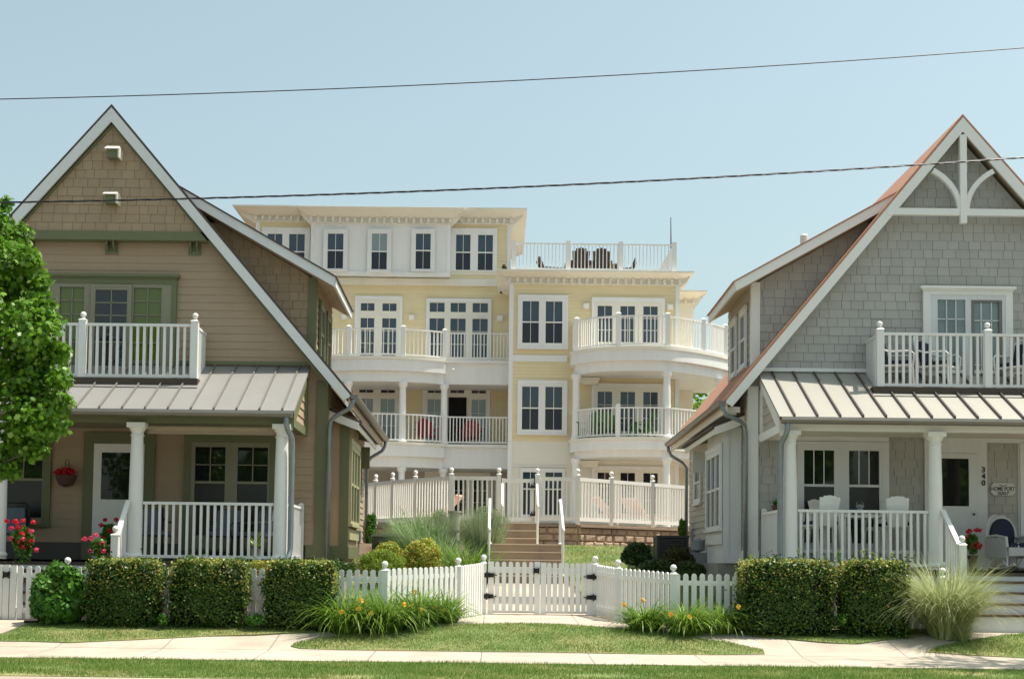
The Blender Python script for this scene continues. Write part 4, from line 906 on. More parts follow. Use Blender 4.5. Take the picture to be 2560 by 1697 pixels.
for i,(pl,ins,o) in enumerate(lawns):
    ob=grassfill('grass',pl,ins,o,dens[i],hg[i],'')
    tag(ob,['mown grass of the strip between the hedges and the left sidewalk','mown grass of the lens shaped centre island','mown grass in front of the two right hedges','mown grass of the shaded corner patch at far right','mown roadside grass along the bottom of the view','sloping grass right of the garden steps','small grass patch behind the left fence return'][i],'grass',kind='stuff')
# lawn edging strip
ED=thing('garden_edging','thin black plastic edging strip curving along the foot of the left hedges','edging',(*G(450,1563),.5))
pts=[G(u,v) for u,v in ((60,1561),(150,1560),(300,1561),(450,1564),(600,1570),(720,1575),(790,1582))]; mb=MB(); mb.tube([(x,y,gz(x,y)+.045) for x,y in pts],.022,6); mb.build('strip',IRON,ED)
# ---------------------------------------------------------------- garden steps, retaining wall, pool deck
ST=thing('garden_steps','two flights of brown concrete steps rising from the white gate to the pool fence','steps',(.6,27.3,1.15))
def flight(x0,x1,y0,z0,n,r,t,back):
    mb=MB(); mt=MB()
    for i in range(n):
        y=y0+i*t; z=z0+r*(i+1); mb.box(x0,x1,y,back,z0-.3 if i==0 else z-r+.0005,z-.012); mt.box(x0-.002,x1+.002,y-.012,(y+t+.02) if i<n-1 else back,z-.0115,z+.012)
    return mb,mt
a,b=flight(-.14,1.30,27.3,1.15,5,.155,.3,32.5); a.build('lower_flight',STEPC,ST); b.build('treads',STEPT,ST)
a,b=flight(xx(1257,1350,32.4),xx(1342,1350,32.4),32.4,1.925,3,.181,.3,33.9); a.build('upper_flight',STEPC,ST); b.build('treads',STEPT,ST)
def hrail(label,u0,y0,y1,z0,z1,s0,s1):
    X=xx(u0,1300,y0); t=thing('handrail',label,'handrail',(X,y0,z0),'white tube handrails beside the garden steps'); mb=MB()
    mb.tube([(X+.01,y0-.12,z0+.86),(X,y0,z0+.93),(X,y1,z1+.90),(X-.01,y1+.25,z1+.90)],.030,10); mb.build('rail',W2,t,smooth=True)
    for (y,z) in ((y0+.03,z0),(y1,z1)):
        mb=MB(); mb.tube([(X,y,z-.02),(X,y,z+.9)],.026,10); mb.lathe(X,y,[(.05,z-.01),(.05,z+.03),(.03,z+.04)],10); mb.build('post',W2,t)
hrail('white handrail left of the lower garden steps',1223,27.4,28.7,1.305,1.925,0,0)
hrail('white handrail right of the lower garden steps',1408,27.4,28.7,1.305,1.925,0,0)
hrail('white handrail left of the upper garden steps',1255,32.3,33.1,1.94,2.47,0,0)
hrail('white handrail right of the upper garden steps',1344,32.3,33.1,1.94,2.47,0,0)
def XY(u,Y): return (xx(u,1250,Y),Y)
fl_pts=[XY(880,38.2),XY(939,36.8),XY(981,35.9),XY(1038,34.9),XY(1128,33.75),XY(1247,33.6)]
fr_pts=[XY(1343,33.6),XY(1444,33.6),XY(1528,34.5),XY(1631,35.7),XY(1735,37.0)]
ws=[(p[0],p[1]-.22) for p in fr_pts]; wl=[(p[0],p[1]-.22) for p in fl_pts]
DK=MB(); DK.prismz([*fl_pts,(xx(1247,1300,33.6),33.9),(xx(1343,1300,33.6),33.9),*fr_pts,(9.5,52.5),(-9,52.5)],2.2,2.50)
o=DK.build('pool_deck',CONC); o['kind']='structure'
def blockwall(label,pts,z0):
    t=thing('retaining_wall',label,'retaining wall',(*pts[0],z0)); mb=MB(); cp=MB(); row=.165
    for (p,q) in zip(pts,pts[1:]):
        p=Vector(p);q=Vector(q);L=(q-p).length;d=(q-p)/L;nn=Vector((d.y,-d.x))
        for r in range(4):
            z=2.44-.04-row*(r+1); u=-random.uniform(0,.35); 
            while u<L:
                w=random.uniform(.34,.46); a=max(u,0)+.006; b=min(u+w,L)-.006; u+=w
                if b-a<.04: continue
                bl=random.uniform(.035,.07); e=min(.045,(b-a)/3)
                A=p+d*a;B=p+d*b; A2=p+d*(a+e);B2=p+d*(b-e)
                f=lambda v,o,zz_: (v.x+nn.x*o,v.y+nn.y*o,zz_)
                mb.add([f(A,0,z+.004),f(B,0,z+.004),f(B,0,z+row-.004),f(A,0,z+row-.004),f(A2,bl,z+.03),f(B2,bl*random.uniform(.7,1.2),z+.03),f(B2,bl,z+row-.03),f(A2,bl*random.uniform(.7,1.2),z+row-.03)],[(0,1,5,4),(1,2,6,5),(2,3,7,6),(3,0,4,7),(4,5,6,7)])
        k=max(1,round(L/.6))
        for i in range(k):
            a=p+d*(L*i/k+.004);b=p+d*(L*(i+1)/k-.004); cp.prismz([(a.x+nn.x*.09,a.y+nn.y*.09),(b.x+nn.x*.09,b.y+nn.y*.09),(b.x-nn.x*.2,b.y-nn.y*.2),(a.x-nn.x*.2,a.y-nn.y*.2)],2.40,2.445)
        bk=MB(); bk.prismz([(p.x,p.y),(q.x,q.y),(q.x-nn.x*.2,q.y-nn.y*.2),(p.x-nn.x*.2,p.y-nn.y*.2)],1.6,2.399); bk.build('backfill',STEPC,t)
    mb.build('blocks',BLOCK,t); cp.build('cap_stones',CAPST,t)
blockwall('brown split face block wall right of the upper garden steps',ws,1.9)
blockwall('brown split face block wall left of the garden steps, mostly behind bushes',wl,1.9)
def poolfence(label,pts,idx):
    t=thing('pool_fence',label,'fence',(*pts[0],2.5))
    for p,q in zip(pts,pts[1:]): railing(t,[p,q],2.46,3.58,.112,bw=.036,top=(.05,.085),bot=.085,lift=.09,name='fence_panel',m=W3)
    for p in pts: post(t,p[0],p[1],2.46,3.63,.105,.055,m=W3)
poolfence('white vinyl pool fence left of the upper steps, stepping back behind grasses',fl_pts,0)
poolfence('white vinyl pool fence right of the upper steps, standing on the block wall',fr_pts,0)
PG=thing('pool_gate','white vinyl pool gate with black latch at the top of the steps','gate',(xx(1290,1300,33.62),33.62,2.5))
a=xx(1255,1300,33.62);b=xx(1333,1300,33.62)
railing(PG,[(a,33.62),(b,33.62)],2.46,3.53,.105,bw=.036,top=(.05,.085),bot=.10,lift=.06,name='gate_panel',m=W3)
for x in (a+.02,b-.02): mb=MB(); mb.box(x-.03,x+.03,33.59,33.65,2.52,3.54); mb.build('gate_stile',W2,PG)
for z in (zz(1333,1214,33.5),zz(1333,1284,33.5)): mb=MB(); mb.frust((b-.10,b+.04,33.50,33.58),z-.05,(b-.04,b+.04,33.50,33.58),z+.05); mb.ball((b-.03,33.5,z),.045,8); mb.build('latch',IRON,PG)
# ---------------------------------------------------------------- picket fence
def picket(mb,x,y,z0,z1,w,dx,dy,th=.022):
    h=w/2; nx,ny=dy,-dx; prof=[(-h,z0),(h,z0),(h,z1-h)]+[(h*math.cos(math.pi*k/6),z1-h+h*math.sin(math.pi*k/6)) for k in range(1,6)]+[(-h,z1-h)]
    n=len(prof); vs=[(x+dx*u+nx*th/2,y+dy*u+ny*th/2,z) for u,z in prof]+[(x+dx*u-nx*th/2,y+dy*u-ny*th/2,z) for u,z in prof]
    mb.add(vs,[tuple(range(n)),tuple(range(2*n-1,n-1,-1))]+[(i,(i+1)%n,(i+1)%n+n,i+n) for i in range(n)])
def fpanel(t,p,q,zt0,zt1,sp=.125,w=.08,name='picket_panel',top2=True):
    L=math.hypot(q[0]-p[0],q[1]-p[1]); dx,dy=(q[0]-p[0])/L,(q[1]-p[1])/L; k=round(L/sp); mb=MB(); nx,ny=dy,-dx
    for i in range(k):
        s=(i+.5)/k; x=p[0]+(q[0]-p[0])*s;y=p[1]+(q[1]-p[1])*s; zt=zt0+(zt1-zt0)*s+random.uniform(-.003,.003); g=gz(x,y)
        picket(mb,x+nx*.018,y+ny*.018,g+.03,zt,w,dx,dy)
    for o in (-.16,):
        mb.beam((p[0],p[1],zt0-.15),(q[0],q[1],zt1-.15),.03,.075); mb.beam((p[0],p[1],gz(*p)+.16),(q[0],q[1],gz(*q)+.16),.03,.075)
    return mb.build(name,W2,t)
pA=(-1.745,22.4); pB=(-.627,23.7); pC=(-.215,24.9); pC2=(1.735,24.9); pD=(2.03,23.7); pE=(2.79,22.4)
FL=thing('picket_fence','white picket fence behind the left hedges, turning in to the gate','fence',(-4,22.4,.57))
ztop=1.43
lp=[(-6.73,22.4),(-4.5,22.4),(-3.1,22.4),pA]
for p,q in zip(lp,lp[1:]): fpanel(FL,p,q,ztop,ztop)
fpanel(FL,pA,pB,ztop+.02,1.50,sp=.125); fpanel(FL,pB,pC,1.50,1.56,sp=.118)
for p,z in list(zip(lp,[1.42]*4))+[(pB,1.49),(pC,1.55)]: post(FL,p[0],p[1],gz(*p)-.02,z,.10,.052)
FRt=thing('picket_fence','white picket fence right of the gate, running behind the right hedges','fence',(4,22.4,.57))
rp=[pE,(4.6,22.4),(6.42,22.4),(7.02,22.4)]
for p,q in zip(rp,rp[1:]): fpanel(FRt,p,q,ztop+.0,ztop)
fpanel(FRt,pE,pD,ztop+.01,1.50); fpanel(FRt,pD,pC2,1.50,1.55,sp=.118)
for p,z in list(zip(rp,[1.42]*4))+[(pD,1.49),(pC2,1.55)]: post(FRt,p[0],p[1],gz(*p)-.02,z,.10,.052)
def gate(label,x0,x1,y,zb,zt,n,hinge,latch,group=None):
    t=thing('picket_gate',label,'gate',((x0+x1)/2,y,zb),group); mb=MB(); w=.075; sw=.098
    mb.box(x0,x0+sw,y-.03,y+.005,zb,zt); mb.build('stile',W2,t); mb=MB(); mb.box(x1-sw,x1,y-.03,y+.005,zb,zt); mb.build('stile',W2,t)
    mb=MB(); xa,xb=x0+sw,x1-sw
    for i in range(n): x=xa+(xb-xa)*(i+.5)/n; picket(mb,x,y-.02,zb+.03,zt+.0,w,1,0)
    mb.build('pickets',W2,t)
    mb=MB(); mb.box(x0,x1,y+.006,y+.035,zt-.20,zt-.09); mb.box(x0,x1,y+.006,y+.035,zb+.17,zb+.30); mb.box(x0+.01,x1-.01,y+.006,y+.03,zb+.015,zb+.05); mb.build('rail',W2,t)
    if hinge is not None:
        for z in (zt-.24,zb+.30):
            mb=MB(); s=1 if hinge<(x0+x1)/2 else -1; hx=hinge
            mb.frust((hx-.055,hx+.055,y-.055,y-.033),z-.04,(hx-.055,hx+.055,y-.055,y-.033),z+.04); mb.beam((hx+s*.04,y-.045,z),(hx+s*.12,y-.045,z),.02,.07); mb.beam((hx+s*.12,y-.045,z),(hx+s*.17,y-.045,z),.02,.015); mb.lathe(hx,y-.06,[(.014,z-.06),(.014,z+.06)],8); mb.build('hinge',IRON,t)
    if latch is not None:
        z=zt-.155; mb=MB(); mb.box(latch-.055,latch+.05,y-.055,y-.033,z-.04,z+.04); mb.beam((latch-.05,y-.06,z+.05),(latch+.05,y-.06,z-.05),.02,.03,up=(0,1,0)); mb.beam((latch-.05,y-.06,z-.05),(latch+.05,y-.06,z+.05),.02,.03,up=(0,1,0)); mb.lathe(latch,y-.065,[(.02,z-.02),(.02,z+.02)],8); mb.build('latch',IRON,t)
    return t
gx0=xx(1220,1480,24.9);gm=xx(1350.5,1480,24.9);gx1=xx(1480,1480,24.9)
zb=.675; 
gate('left leaf of the white picket double gate, with the black latch',gx0,gm-.006,24.9,zb,zz(1285,1403,24.9),6,gx0-.02,gm-.07,'two leaves of the centre picket gate')
gate('right leaf of the white picket double gate, without a latch',gm+.006,gx1,24.9,zb,zz(1415,1406,24.9),7,gx1+.02,None,'two leaves of the centre picket gate')
lg0,lg1=-8.45,xx(25,1480,22.4)
gate('white picket gate at far left under the maple tree',lg0,lg1-.01,22.4,.59,1.44,7,None,lg1-.05)
mb=MB(); t=thing('gate_post','flat white picket post right of the far left gate','post',(lg1+.06,22.4,.57)); mb.box(lg1+.003,lg1+.1,22.37,22.44,.55,1.43); mb.build('board',W2,t); 
mb=MB(); mb.tube([(lg1-.12,22.43,1.44),(lg1-.12,22.43,1.475),(lg1-.10,22.43,1.485),(lg1+.02,22.43,1.485),(lg1+.04,22.43,1.47),(lg1+.04,22.43,1.44)],.008,6); mb.build('wire_loop',IRON,t)
fpanel(FL,(lg1+.1,22.4),lp[0],1.43,ztop)
# ---------------------------------------------------------------- hedges and plants
def boxhedge(label,u0,u1,v0,v1,yf,yb,n,seed,sprigs=(),group='clipped box hedges in front of the picket fence'):
    ym=(yf+yb)/2; x0=xx(u0,1480,yf);x1=xx(u1,1480,yf); zt=zz((u0+u1)/2,v0,yf+.1); zb=gz(0,yf)-.02
    t=thing('hedge',label,'hedge',((x0+x1)/2,ym,zb),group)
    cx_,cy_,cz_=(x0+x1)/2,ym,(zb+zt)/2; h=np.array([(x1-x0)/2-.035,(yb-yf)/2-.02,(zt-zb)/2-.015])
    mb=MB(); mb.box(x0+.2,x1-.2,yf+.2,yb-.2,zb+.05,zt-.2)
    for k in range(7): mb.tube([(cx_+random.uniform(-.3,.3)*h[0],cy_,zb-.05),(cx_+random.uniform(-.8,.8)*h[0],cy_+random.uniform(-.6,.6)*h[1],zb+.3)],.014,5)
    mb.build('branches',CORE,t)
    # superellipsoid shell
    d=rng.normal(0,1,(n,3)); d=d/(np.abs(d)**9).sum(1,keepdims=True)**(1/9)
    ph=rng.uniform(0,6.28,6)
    lump=1+.045*np.sin(d[:,0]*5+ph[0]+d[:,2]*3)+.035*np.sin(d[:,1]*6+ph[1])+.03*np.sin(d[:,2]*7+d[:,0]*4+ph[2])+.03*np.sin(d[:,0]*13+d[:,2]*11+ph[3])
    k=(rng.uniform(.70,1.0,n)**.8+rng.exponential(.034,n)*(1+2*(rng.random(n)<.03)))*lump
    C=np.array([cx_,cy_,cz_])+d*h*k[:,None]; lo=C[:,2]<zb+.02; C[lo,2]=zb+.02+rng.random(lo.sum())*.1
    # thinner foliage near the foot
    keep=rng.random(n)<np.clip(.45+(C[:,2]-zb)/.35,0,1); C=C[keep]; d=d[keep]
    nn=unit(d**3+np.array([0,0,.06]))
    leaves('foliage',C,nn,.043,HEDGE,t,asp=.72,jit=.5)
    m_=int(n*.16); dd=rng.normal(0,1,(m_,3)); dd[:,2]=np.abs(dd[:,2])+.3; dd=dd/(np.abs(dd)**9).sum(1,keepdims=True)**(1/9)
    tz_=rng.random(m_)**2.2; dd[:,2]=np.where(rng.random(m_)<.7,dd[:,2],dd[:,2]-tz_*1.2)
    T_=np.array([cx_,cy_,cz_])+dd*h*(1.+rng.uniform(-.05,.07,m_)+(rng.random(m_)<.06)*.05)[:,None]; leaves('sunlit_tips',T_,np.tile([0,-.2,1.],(m_,1)),.040,TIPS,t,asp=.72,jit=.7)  # extra leaf layer painting the sunlit tops of the hedge
    sprigs=[q_ for q_ in sprigs if q_[2]>.06]
    if sprigs:
        for (u,v,hh) in sprigs:
            X=xx(u,v,ym-.1); Z=zz(u,v,ym-.1)
            S=np.array([(X+random.gauss(0,.04)*(1-q*.4),ym-.1+random.gauss(0,.03),Z+hh*q) for q in np.linspace(-.2,1,26)]); leaves('sprig',S,np.tile([0,0,1.],(len(S),1)),.045,SPIG,t,jit=1.)
    return t
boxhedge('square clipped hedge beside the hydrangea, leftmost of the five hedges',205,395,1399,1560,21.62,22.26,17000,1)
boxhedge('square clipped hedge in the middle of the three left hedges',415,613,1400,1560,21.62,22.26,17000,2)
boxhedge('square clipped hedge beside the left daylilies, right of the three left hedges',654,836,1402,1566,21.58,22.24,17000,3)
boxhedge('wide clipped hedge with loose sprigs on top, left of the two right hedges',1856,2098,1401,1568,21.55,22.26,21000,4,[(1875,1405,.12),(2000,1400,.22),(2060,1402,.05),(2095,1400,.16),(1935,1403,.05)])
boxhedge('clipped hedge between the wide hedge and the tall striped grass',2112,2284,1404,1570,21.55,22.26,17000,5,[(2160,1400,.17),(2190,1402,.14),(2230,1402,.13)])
def bush(name,label,c,r,n,size,m,k=16,lr=.36,jit=.7,asp=.62,group=None,core=True,cat='bush'):
    t=thing(name,label,cat,(c[0],c[1],c[2]-r[2]),group)
    if core:
        mb=MB()
        for q in range(9):
            a=q*.7; mb.tube([(c[0],c[1],c[2]-r[2]-.05),(c[0]+math.cos(a)*r[0]*.3,c[1]+math.sin(a)*r[1]*.3,c[2]-r[2]*.3),(c[0]+math.cos(a)*r[0]*.7,c[1]+math.sin(a)*r[1]*.7,c[2]+r[2]*.3)],[.014,.010,.005],5)
        mb.build('branches',BARK,t)
    C,Nn=lumpy(c,r,n,k,lr)
    if core: A_,B_=blob((c[0],c[1],c[2]-r[2]*.45),(r[0]*.93,r[1]*.93,r[2]*.6),int(n*.35),.75); C=np.concatenate([C,A_]); Nn=np.concatenate([Nn,B_])
    ok=C[:,2]>gz(0,c[1])-.0; leaves('foliage',C[ok],Nn[ok],size,m,t,asp=asp,jit=jit); return t
def flowers(par,name,pts,r,m,n=9,size=.022):
    """each bloom head a small ball of petals"""
    for p in pts:
        C,Nn=blob(p,(r,r,r*.85),n,.7); leaves(name,C,Nn,size,m,par,asp=.9,jit=.3)
# hydrangea
gx,gy=G(150,1562); HY=bush('hydrangea_bush','broad leafed bright green hydrangea bush between picket gate and first hedge',(xx(146,1480,21.95),21.95,1.03),(.46,.34,.50),3600,.11,HYD,22,.42,.6,.75)
# maple at left
MP=thing('maple_tree','bright green maple tree filling the left edge','tree',(xx(-150,1500,19.6),19.6,.22))
tx=xx(-150,1500,19.6); ty_=19.6
mb=MB(); mb.tube([(tx,ty_,.1),(tx+.03,ty_,1.2),(tx-.02,ty_+.05,2.4),(tx+.05,ty_,4.),(tx,ty_,5.6)],[.14,.12,.11,.07,.02],12)
CL=[(-10,560,50,0),(40,585,42,.3),(10,660,80,0),(72,655,38,-.2),(92,705,40,.3),(30,745,75,.4),(100,765,42,-.1),(130,810,34,.2),(60,830,85,-.3),(140,880,36,0),(100,905,70,.3),(150,950,34,-.2),(40,945,85,0),(110,990,62,.2),(165,1010,24,0),(70,1045,70,-.2),(135,1065,42,.2),(30,1100,60,.1),(85,1120,38,-.1),(5,1165,38,0),(35,1180,24,.1),(15,508,22,0),
    (-90,560,80,.2),(-160,620,100,0),(-70,700,90,.7),(-240,720,90,0),(-100,820,110,.8),(-220,860,110,-.3),(-330,820,80,0),(-80,960,100,-.6),(-200,1000,110,.4),(-320,960,80,.2),(-130,1090,80,0),(-260,1100,70,-.2),(-90,760,90,-.8),(-160,520,60,0)]
C=[];Nn=[]
for i,(u,v,r,dy) in enumerate(CL):
    X,Z=P(u,v,ty_+dy); rr=r*ty_/FP*1.0; n=int(165*(rr/.2)**2) if u>-60 else int(60*(rr/.2)**2)
    a,b=blob((X,ty_+dy,Z),(rr*1.08,rr*1.05,rr*.95),n,.2); C.append(a); Nn.append(unit(b+np.array([0,-.25,.8])))
    if i%2==0: mb.tube([(tx,ty_,max(1.8,Z-.9)),((tx+X)/2,ty_+dy/2,Z-.3),(X,ty_+dy,Z)],[.035,.022,.006],6)
mb.build('trunk',BARK,MP); C=np.concatenate(C);Nn=np.concatenate(Nn); mapleleaves('crown',C,Nn,.10,MAPLE,MP,jit=.75)
# offscreen street tree casting the branch shadows at right
T2=thing('street_tree','young street tree just outside the right edge, throwing branch shadows on the path','tree',(9.85,20.0,.26))
mb=MB(); mb.tube([(9.85,20.0,.2),(9.85,20.0,4.),(9.8,20.0,8.6)],[.16,.13,.04],10); random.seed(3)
for k in range(16):
    a=k*2.4; z=5.0+k*.22; l=random.uniform(1.1,2.0); e=(9.85+math.cos(a)*l*.8,20.0+math.sin(a)*l*.8,z+l*.45); mb.tube([(9.85,20.0,z),(9.85+math.cos(a)*l*.45,20.0+math.sin(a)*l*.45,z+l*.15),e],[.06,.04,.02],6)
    for q in range(4): b=a+random.uniform(-.8,.8); mb.tube([e,(e[0]+math.cos(b)*.35,e[1]+math.sin(b)*.35,e[2]+random.uniform(0,.25))],[.009,.004],5)
mb.build('trunk',BARK,T2); C,Nn=lumpy((9.95,20.05,7.3),(1.6,1.2,1.9),1100,16,.22); mapleleaves('crown',C,Nn,.13,MAPLE,T2)
# grasses
def clump(name,label,u,v,Y,n,L,wd,m,r0=.1,lean=(.0,.75),curl=(1.2,2.6),group=None,seg=5,cat='plant',flow=None,zoff=0.,fl=(.6,.9)):
    x=xx(u,v,Y); z=gz(x,Y)+zoff; t=thing(name,label,cat,(x,Y,z),group)
    a=rng.uniform(0,2*np.pi,n); rr=r0*np.sqrt(rng.random(n)); base=np.stack([x+np.cos(a)*rr,Y+np.sin(a)*rr,np.full(n,z-.01)],1)
    az=a+rng.normal(0,.5,n); LL=L*rng.uniform(.55,1.1,n)
    blades('blades',base,az,LL,rng.uniform(.7,1.3,n)*wd,rng.uniform(*lean,n),rng.uniform(*curl,n),m,t,seg=seg)
    if flow:
        for (fu,fv,col) in flow:
            fy=Y-r0-.34; X,Z=P(fu,fv,fy); mb=MB(); mb.tube([(x+(X-x)*.2,Y-r0*.3,z),(X*.6+x*.4,fy+.05,z+(Z-z)*.6),(X,fy,Z)],.004,5); s=mb.build('flower_stem',STEM,t)
            q=[]; 
            for k in range(6):
                b=k*math.pi/3+random.random(); 
                q.append((X+math.cos(b)*.022,fy-.012,Z+math.sin(b)*.022))
            leaves('petals',np.array(q),np.tile([0.,-1,.2],(6,1)),.048,col,s,asp=.75,jit=.35)
    return t
LG='daylily clumps in front of the picket fence'
clump('daylily_clump','large daylily clump with a drooping yellow bloom beside the third hedge',868,1565,21.65,620,.98,.025,LILY,.24,group=LG,flow=[(853,1528,YELF),(897,1521,YELF),(902,1500,ORGF)])
clump('daylily_clump','dense daylily clump second from the third hedge, one orange bloom',965,1570,21.75,620,.98,.025,LILY,.24,group=LG,flow=[(927,1532,ORGF),(1010,1510,YELF)])
clump('daylily_clump','daylily clump with a round yellow bloom below the left fence bend',1045,1560,22.3,520,.88,.025,LILY,.22,group=LG,flow=[(1026,1515,YELF),(1053,1522,ORGF),(1038,1479,YELF)])
clump('daylily_clump','daylily clump nearest the gate on the left side, with one large yellow bloom',1108,1553,22.75,450,.80,.025,LILY,.20,group=LG,flow=[(1110,1524,YELF),(1085,1516,ORGF)])
clump('daylily_clump','daylily clump nearest the gate on the right side',1612,1560,22.1,480,.74,.024,LILY,.2,group=LG,flow=[(1561,1511,ORGF),(1608,1499,ORGF)])
clump('daylily_clump','daylily clump below the right fence corner post, with an orange bloom',1715,1566,21.8,500,.76,.024,LILY,.22,group=LG,flow=[(1724,1541,YELF),(1676,1535,ORGF)])
clump('daylily_clump','daylily clump touching the wide right hedge',1800,1562,21.95,460,.74,.024,LILY,.2,group=LG,flow=[(1846,1515,YELF)])
tg=clump('striped_grass','tall arching cream and green striped grass clump beside the right porch steps',2366,1572,21.75,2300,1.45,.014,MISC,.24,(.0,.42),(.6,2.3),seg=8)
clump('striped_grass','small striped grass tuft at the foot of the tall striped clump',2405,1575,21.5,220,.50,.009,MISC,.08,(.0,.6),(.4,1.6))
def cz(v,Y,u): return zz(u,v,Y)
def bpx(name,label,u0,u1,v0,v1,Y,n,size,m,ry=.4,**k):
    x0,x1=xx(u0,(v0+v1)/2,Y),xx(u1,(v0+v1)/2,Y); z1=zz((u0+u1)/2,v0,Y); z0=zz((u0+u1)/2,v1,Y); r=((x1-x0)/2,ry,(z1-z0)/2); return bush(name,label,((x0+x1)/2,Y,(z0+z1)/2),r,n,size,m,**k)
SP=bpx('spirea_bush','round spirea bush with orange tips left of the grasses behind the fence',1004,1108,1342,1428,26.6,5200,.05,SPIR,.42,k=26)
C,Nn=lumpy((xx(1055,1390,26.55),26.55,1.42),(.33,.36,.28),1500,14,.4); leaves('green_foliage',C,Nn,.045,SPIG,SP)
bpx('spirea_bush','smaller orange tipped bush directly in front of the left black condenser',914,1014,1350,1425,26.9,3800,.05,SPIR,.35,k=24)
bpx('juniper_bush','spreading bright green feathery shrub behind the left fence corner post',880,1022,1370,1440,25.6,9000,.04,SPIG,.5,k=26,asp=.35,jit=.9)
bpx('juniper_bush','low green shrub at the foot of the tan house bay',810,900,1402,1440,25.2,2600,.035,HEDGE,.3,asp=.4,jit=.9)
# sage masses
def mist(name,label,u0,u1,v0,v1,Y,n,m,L=.9,wd=.010,**k):
    x0,x1=xx(u0,v1,Y),xx(u1,v1,Y); zt=zz((u0+u1)/2,v0,Y); x=(x0+x1)/2; z=gz(x,Y); H=zt-z; t=thing(name,label,'plant',(x,Y,z))
    a=rng.uniform(0,2*np.pi,n); rr=np.sqrt(rng.random(n)); base=np.stack([x+np.cos(a)*rr*(x1-x0)*.22,Y+np.sin(a)*rr*.25,np.full(n,z)],1)
    lean=rng.uniform(0,.42,n); blades('stems',base,a,H*rng.uniform(.6,1.08,n),np.full(n,wd*.8),lean,rng.uniform(0,.35,n),m,t,seg=4)
    C,Nn=lumpy((x,Y,z+H*.58),((x1-x0)/2,.38,H*.44),n*3,16,.34); leaves('foliage',C,Nn,.05,m,t,asp=.3,jit=1.); return t
mist('russian_sage','tall grey green sage mass left of the upper garden steps',1140,1276,1266,1405,29.8,2600,SAGE)
mist('russian_sage','grey green sage in front of the pool fence, left of the stone urn',1060,1130,1272,1380,31.5,1500,SAGE)
clump('fountain_grass','blue green fountain grass mound behind the spirea bush',1060,1370,30.2,1100,1.25,.014,FESC,.34,(.0,.9),(.5,1.6),group='fountain grass mounds left of the garden steps')
clump('fountain_grass','blue green fountain grass mound below the block wall, nearest the left condenser',1035,1360,32.2,1100,1.0,.014,FESC,.35,(.0,.9),(.5,1.6),group='fountain grass mounds left of the garden steps')
clump('fountain_grass','blue green fountain grass mound between the spirea and the bright daylilies',1112,1390,28.6,900,1.0,.014,FESC,.3,(.1,1.0),(.5,1.6),group='fountain grass mounds left of the garden steps')
clump('daylily_clump','bright green daylily mound left of the lower garden steps',1168,1405,27.5,900,.95,.017,LILY,.28,(.05,1.),(.6,1.7))
bpx('ivy_shrub','narrow dark green climbing shrub against the rear left downspout',913,944,1280,1372,33.2,1600,.085,HYD,.25)
bpx('shrub','rounded dark green shrub at the foot of the block wall',1548,1636,1352,1412,28.6,3600,.05,DARKL,.42)
bpx('shrub','brown tinged low shrub in front of the right condenser',1640,1742,1362,1420,28.,3600,.045,BRNL,.42)
bpx('shrub','low dark green shrub behind the right picket fence corner',1690,1770,1398,1440,25.3,2600,.04,DARKL,.3)
bpx('shrub','low dark green shrub between the brown shrub and the fence bend',1590,1690,1396,1440,25.8,2800,.04,DARKL,.35)
bpx('shrub','small green shrub beside the rear right downspout',1696,1716,1292,1345,33.5,800,.07,MAPLE,.25)
bpx('shrub','orange flowering low plant under the tan house porch',610,690,1396,1440,23.0,1500,.03,SPIR,.16)
# ground cover under the hedges
for i,(u0,u1,lb) in enumerate(((395,420,'between the first two left hedges'),(608,668,'between the second and third left hedges'),(2092,2118,'between the two right hedges'))):
    bpx('ground_cover_plant','low leafy ground cover plant '+lb,u0,u1,1530,1568,21.6,500,.05,HYD,.14,core=False)
# geranium pots
def geranium(label,u,v0,v1,Y,w,cols,nh,base):
    x=xx(u,v1,Y); z=base; t=thing('geranium_pot',label,'potted plant',(x,Y,z)); mb=MB(); mb.lathe(x,Y,[(w*.35,z),(w*.5,z+.2),(w*.54,z+.2),(w*.54,z+.23)],18); mb.build('pot',POT,t)
    zt=zz(u,v0,Y); c=(x,Y,(z+.2+zt)/2); C,Nn=lumpy(c,(w*.85,w*.7,(zt-z-.15)/2),900,12,.36); leaves('foliage',C,Nn,.05,HYD,t,asp=.9)
    C=[];
    for k in range(nh):
        a=rng.uniform(0,6.28); rr=math.sqrt(rng.random())*w*1.0; q=(x+math.cos(a)*rr,Y-abs(math.sin(a))*w*.6,c[2]+rng.uniform(-.15,1.)*(zt-z)*.48); m=cols[int(k*len(cols)/nh)]
        A,B=blob(q,(.045,.045,.038),26,.75); leaves('bloom',A,B,.034,m,t,asp=.95,jit=.3)
    return t
geranium('pot of red and pink geraniums under the maple, left of the porch steps',55,1312,1400,22.9,.27,[REDF,REDF,PINKF],20,1.15)
geranium('pot of pink geraniums on a porch step beside the left newel post',243,1345,1400,22.6,.22,[PINKF],8,1.19)
geranium('pot of red geraniums on the left porch behind the newel post',272,1310,1395,23.9,.2,[REDF],7,1.53)
geranium('pot of red geraniums on the right porch behind the newel post',2432,1335,1395,24.3,.16,[REDF],12,1.55)
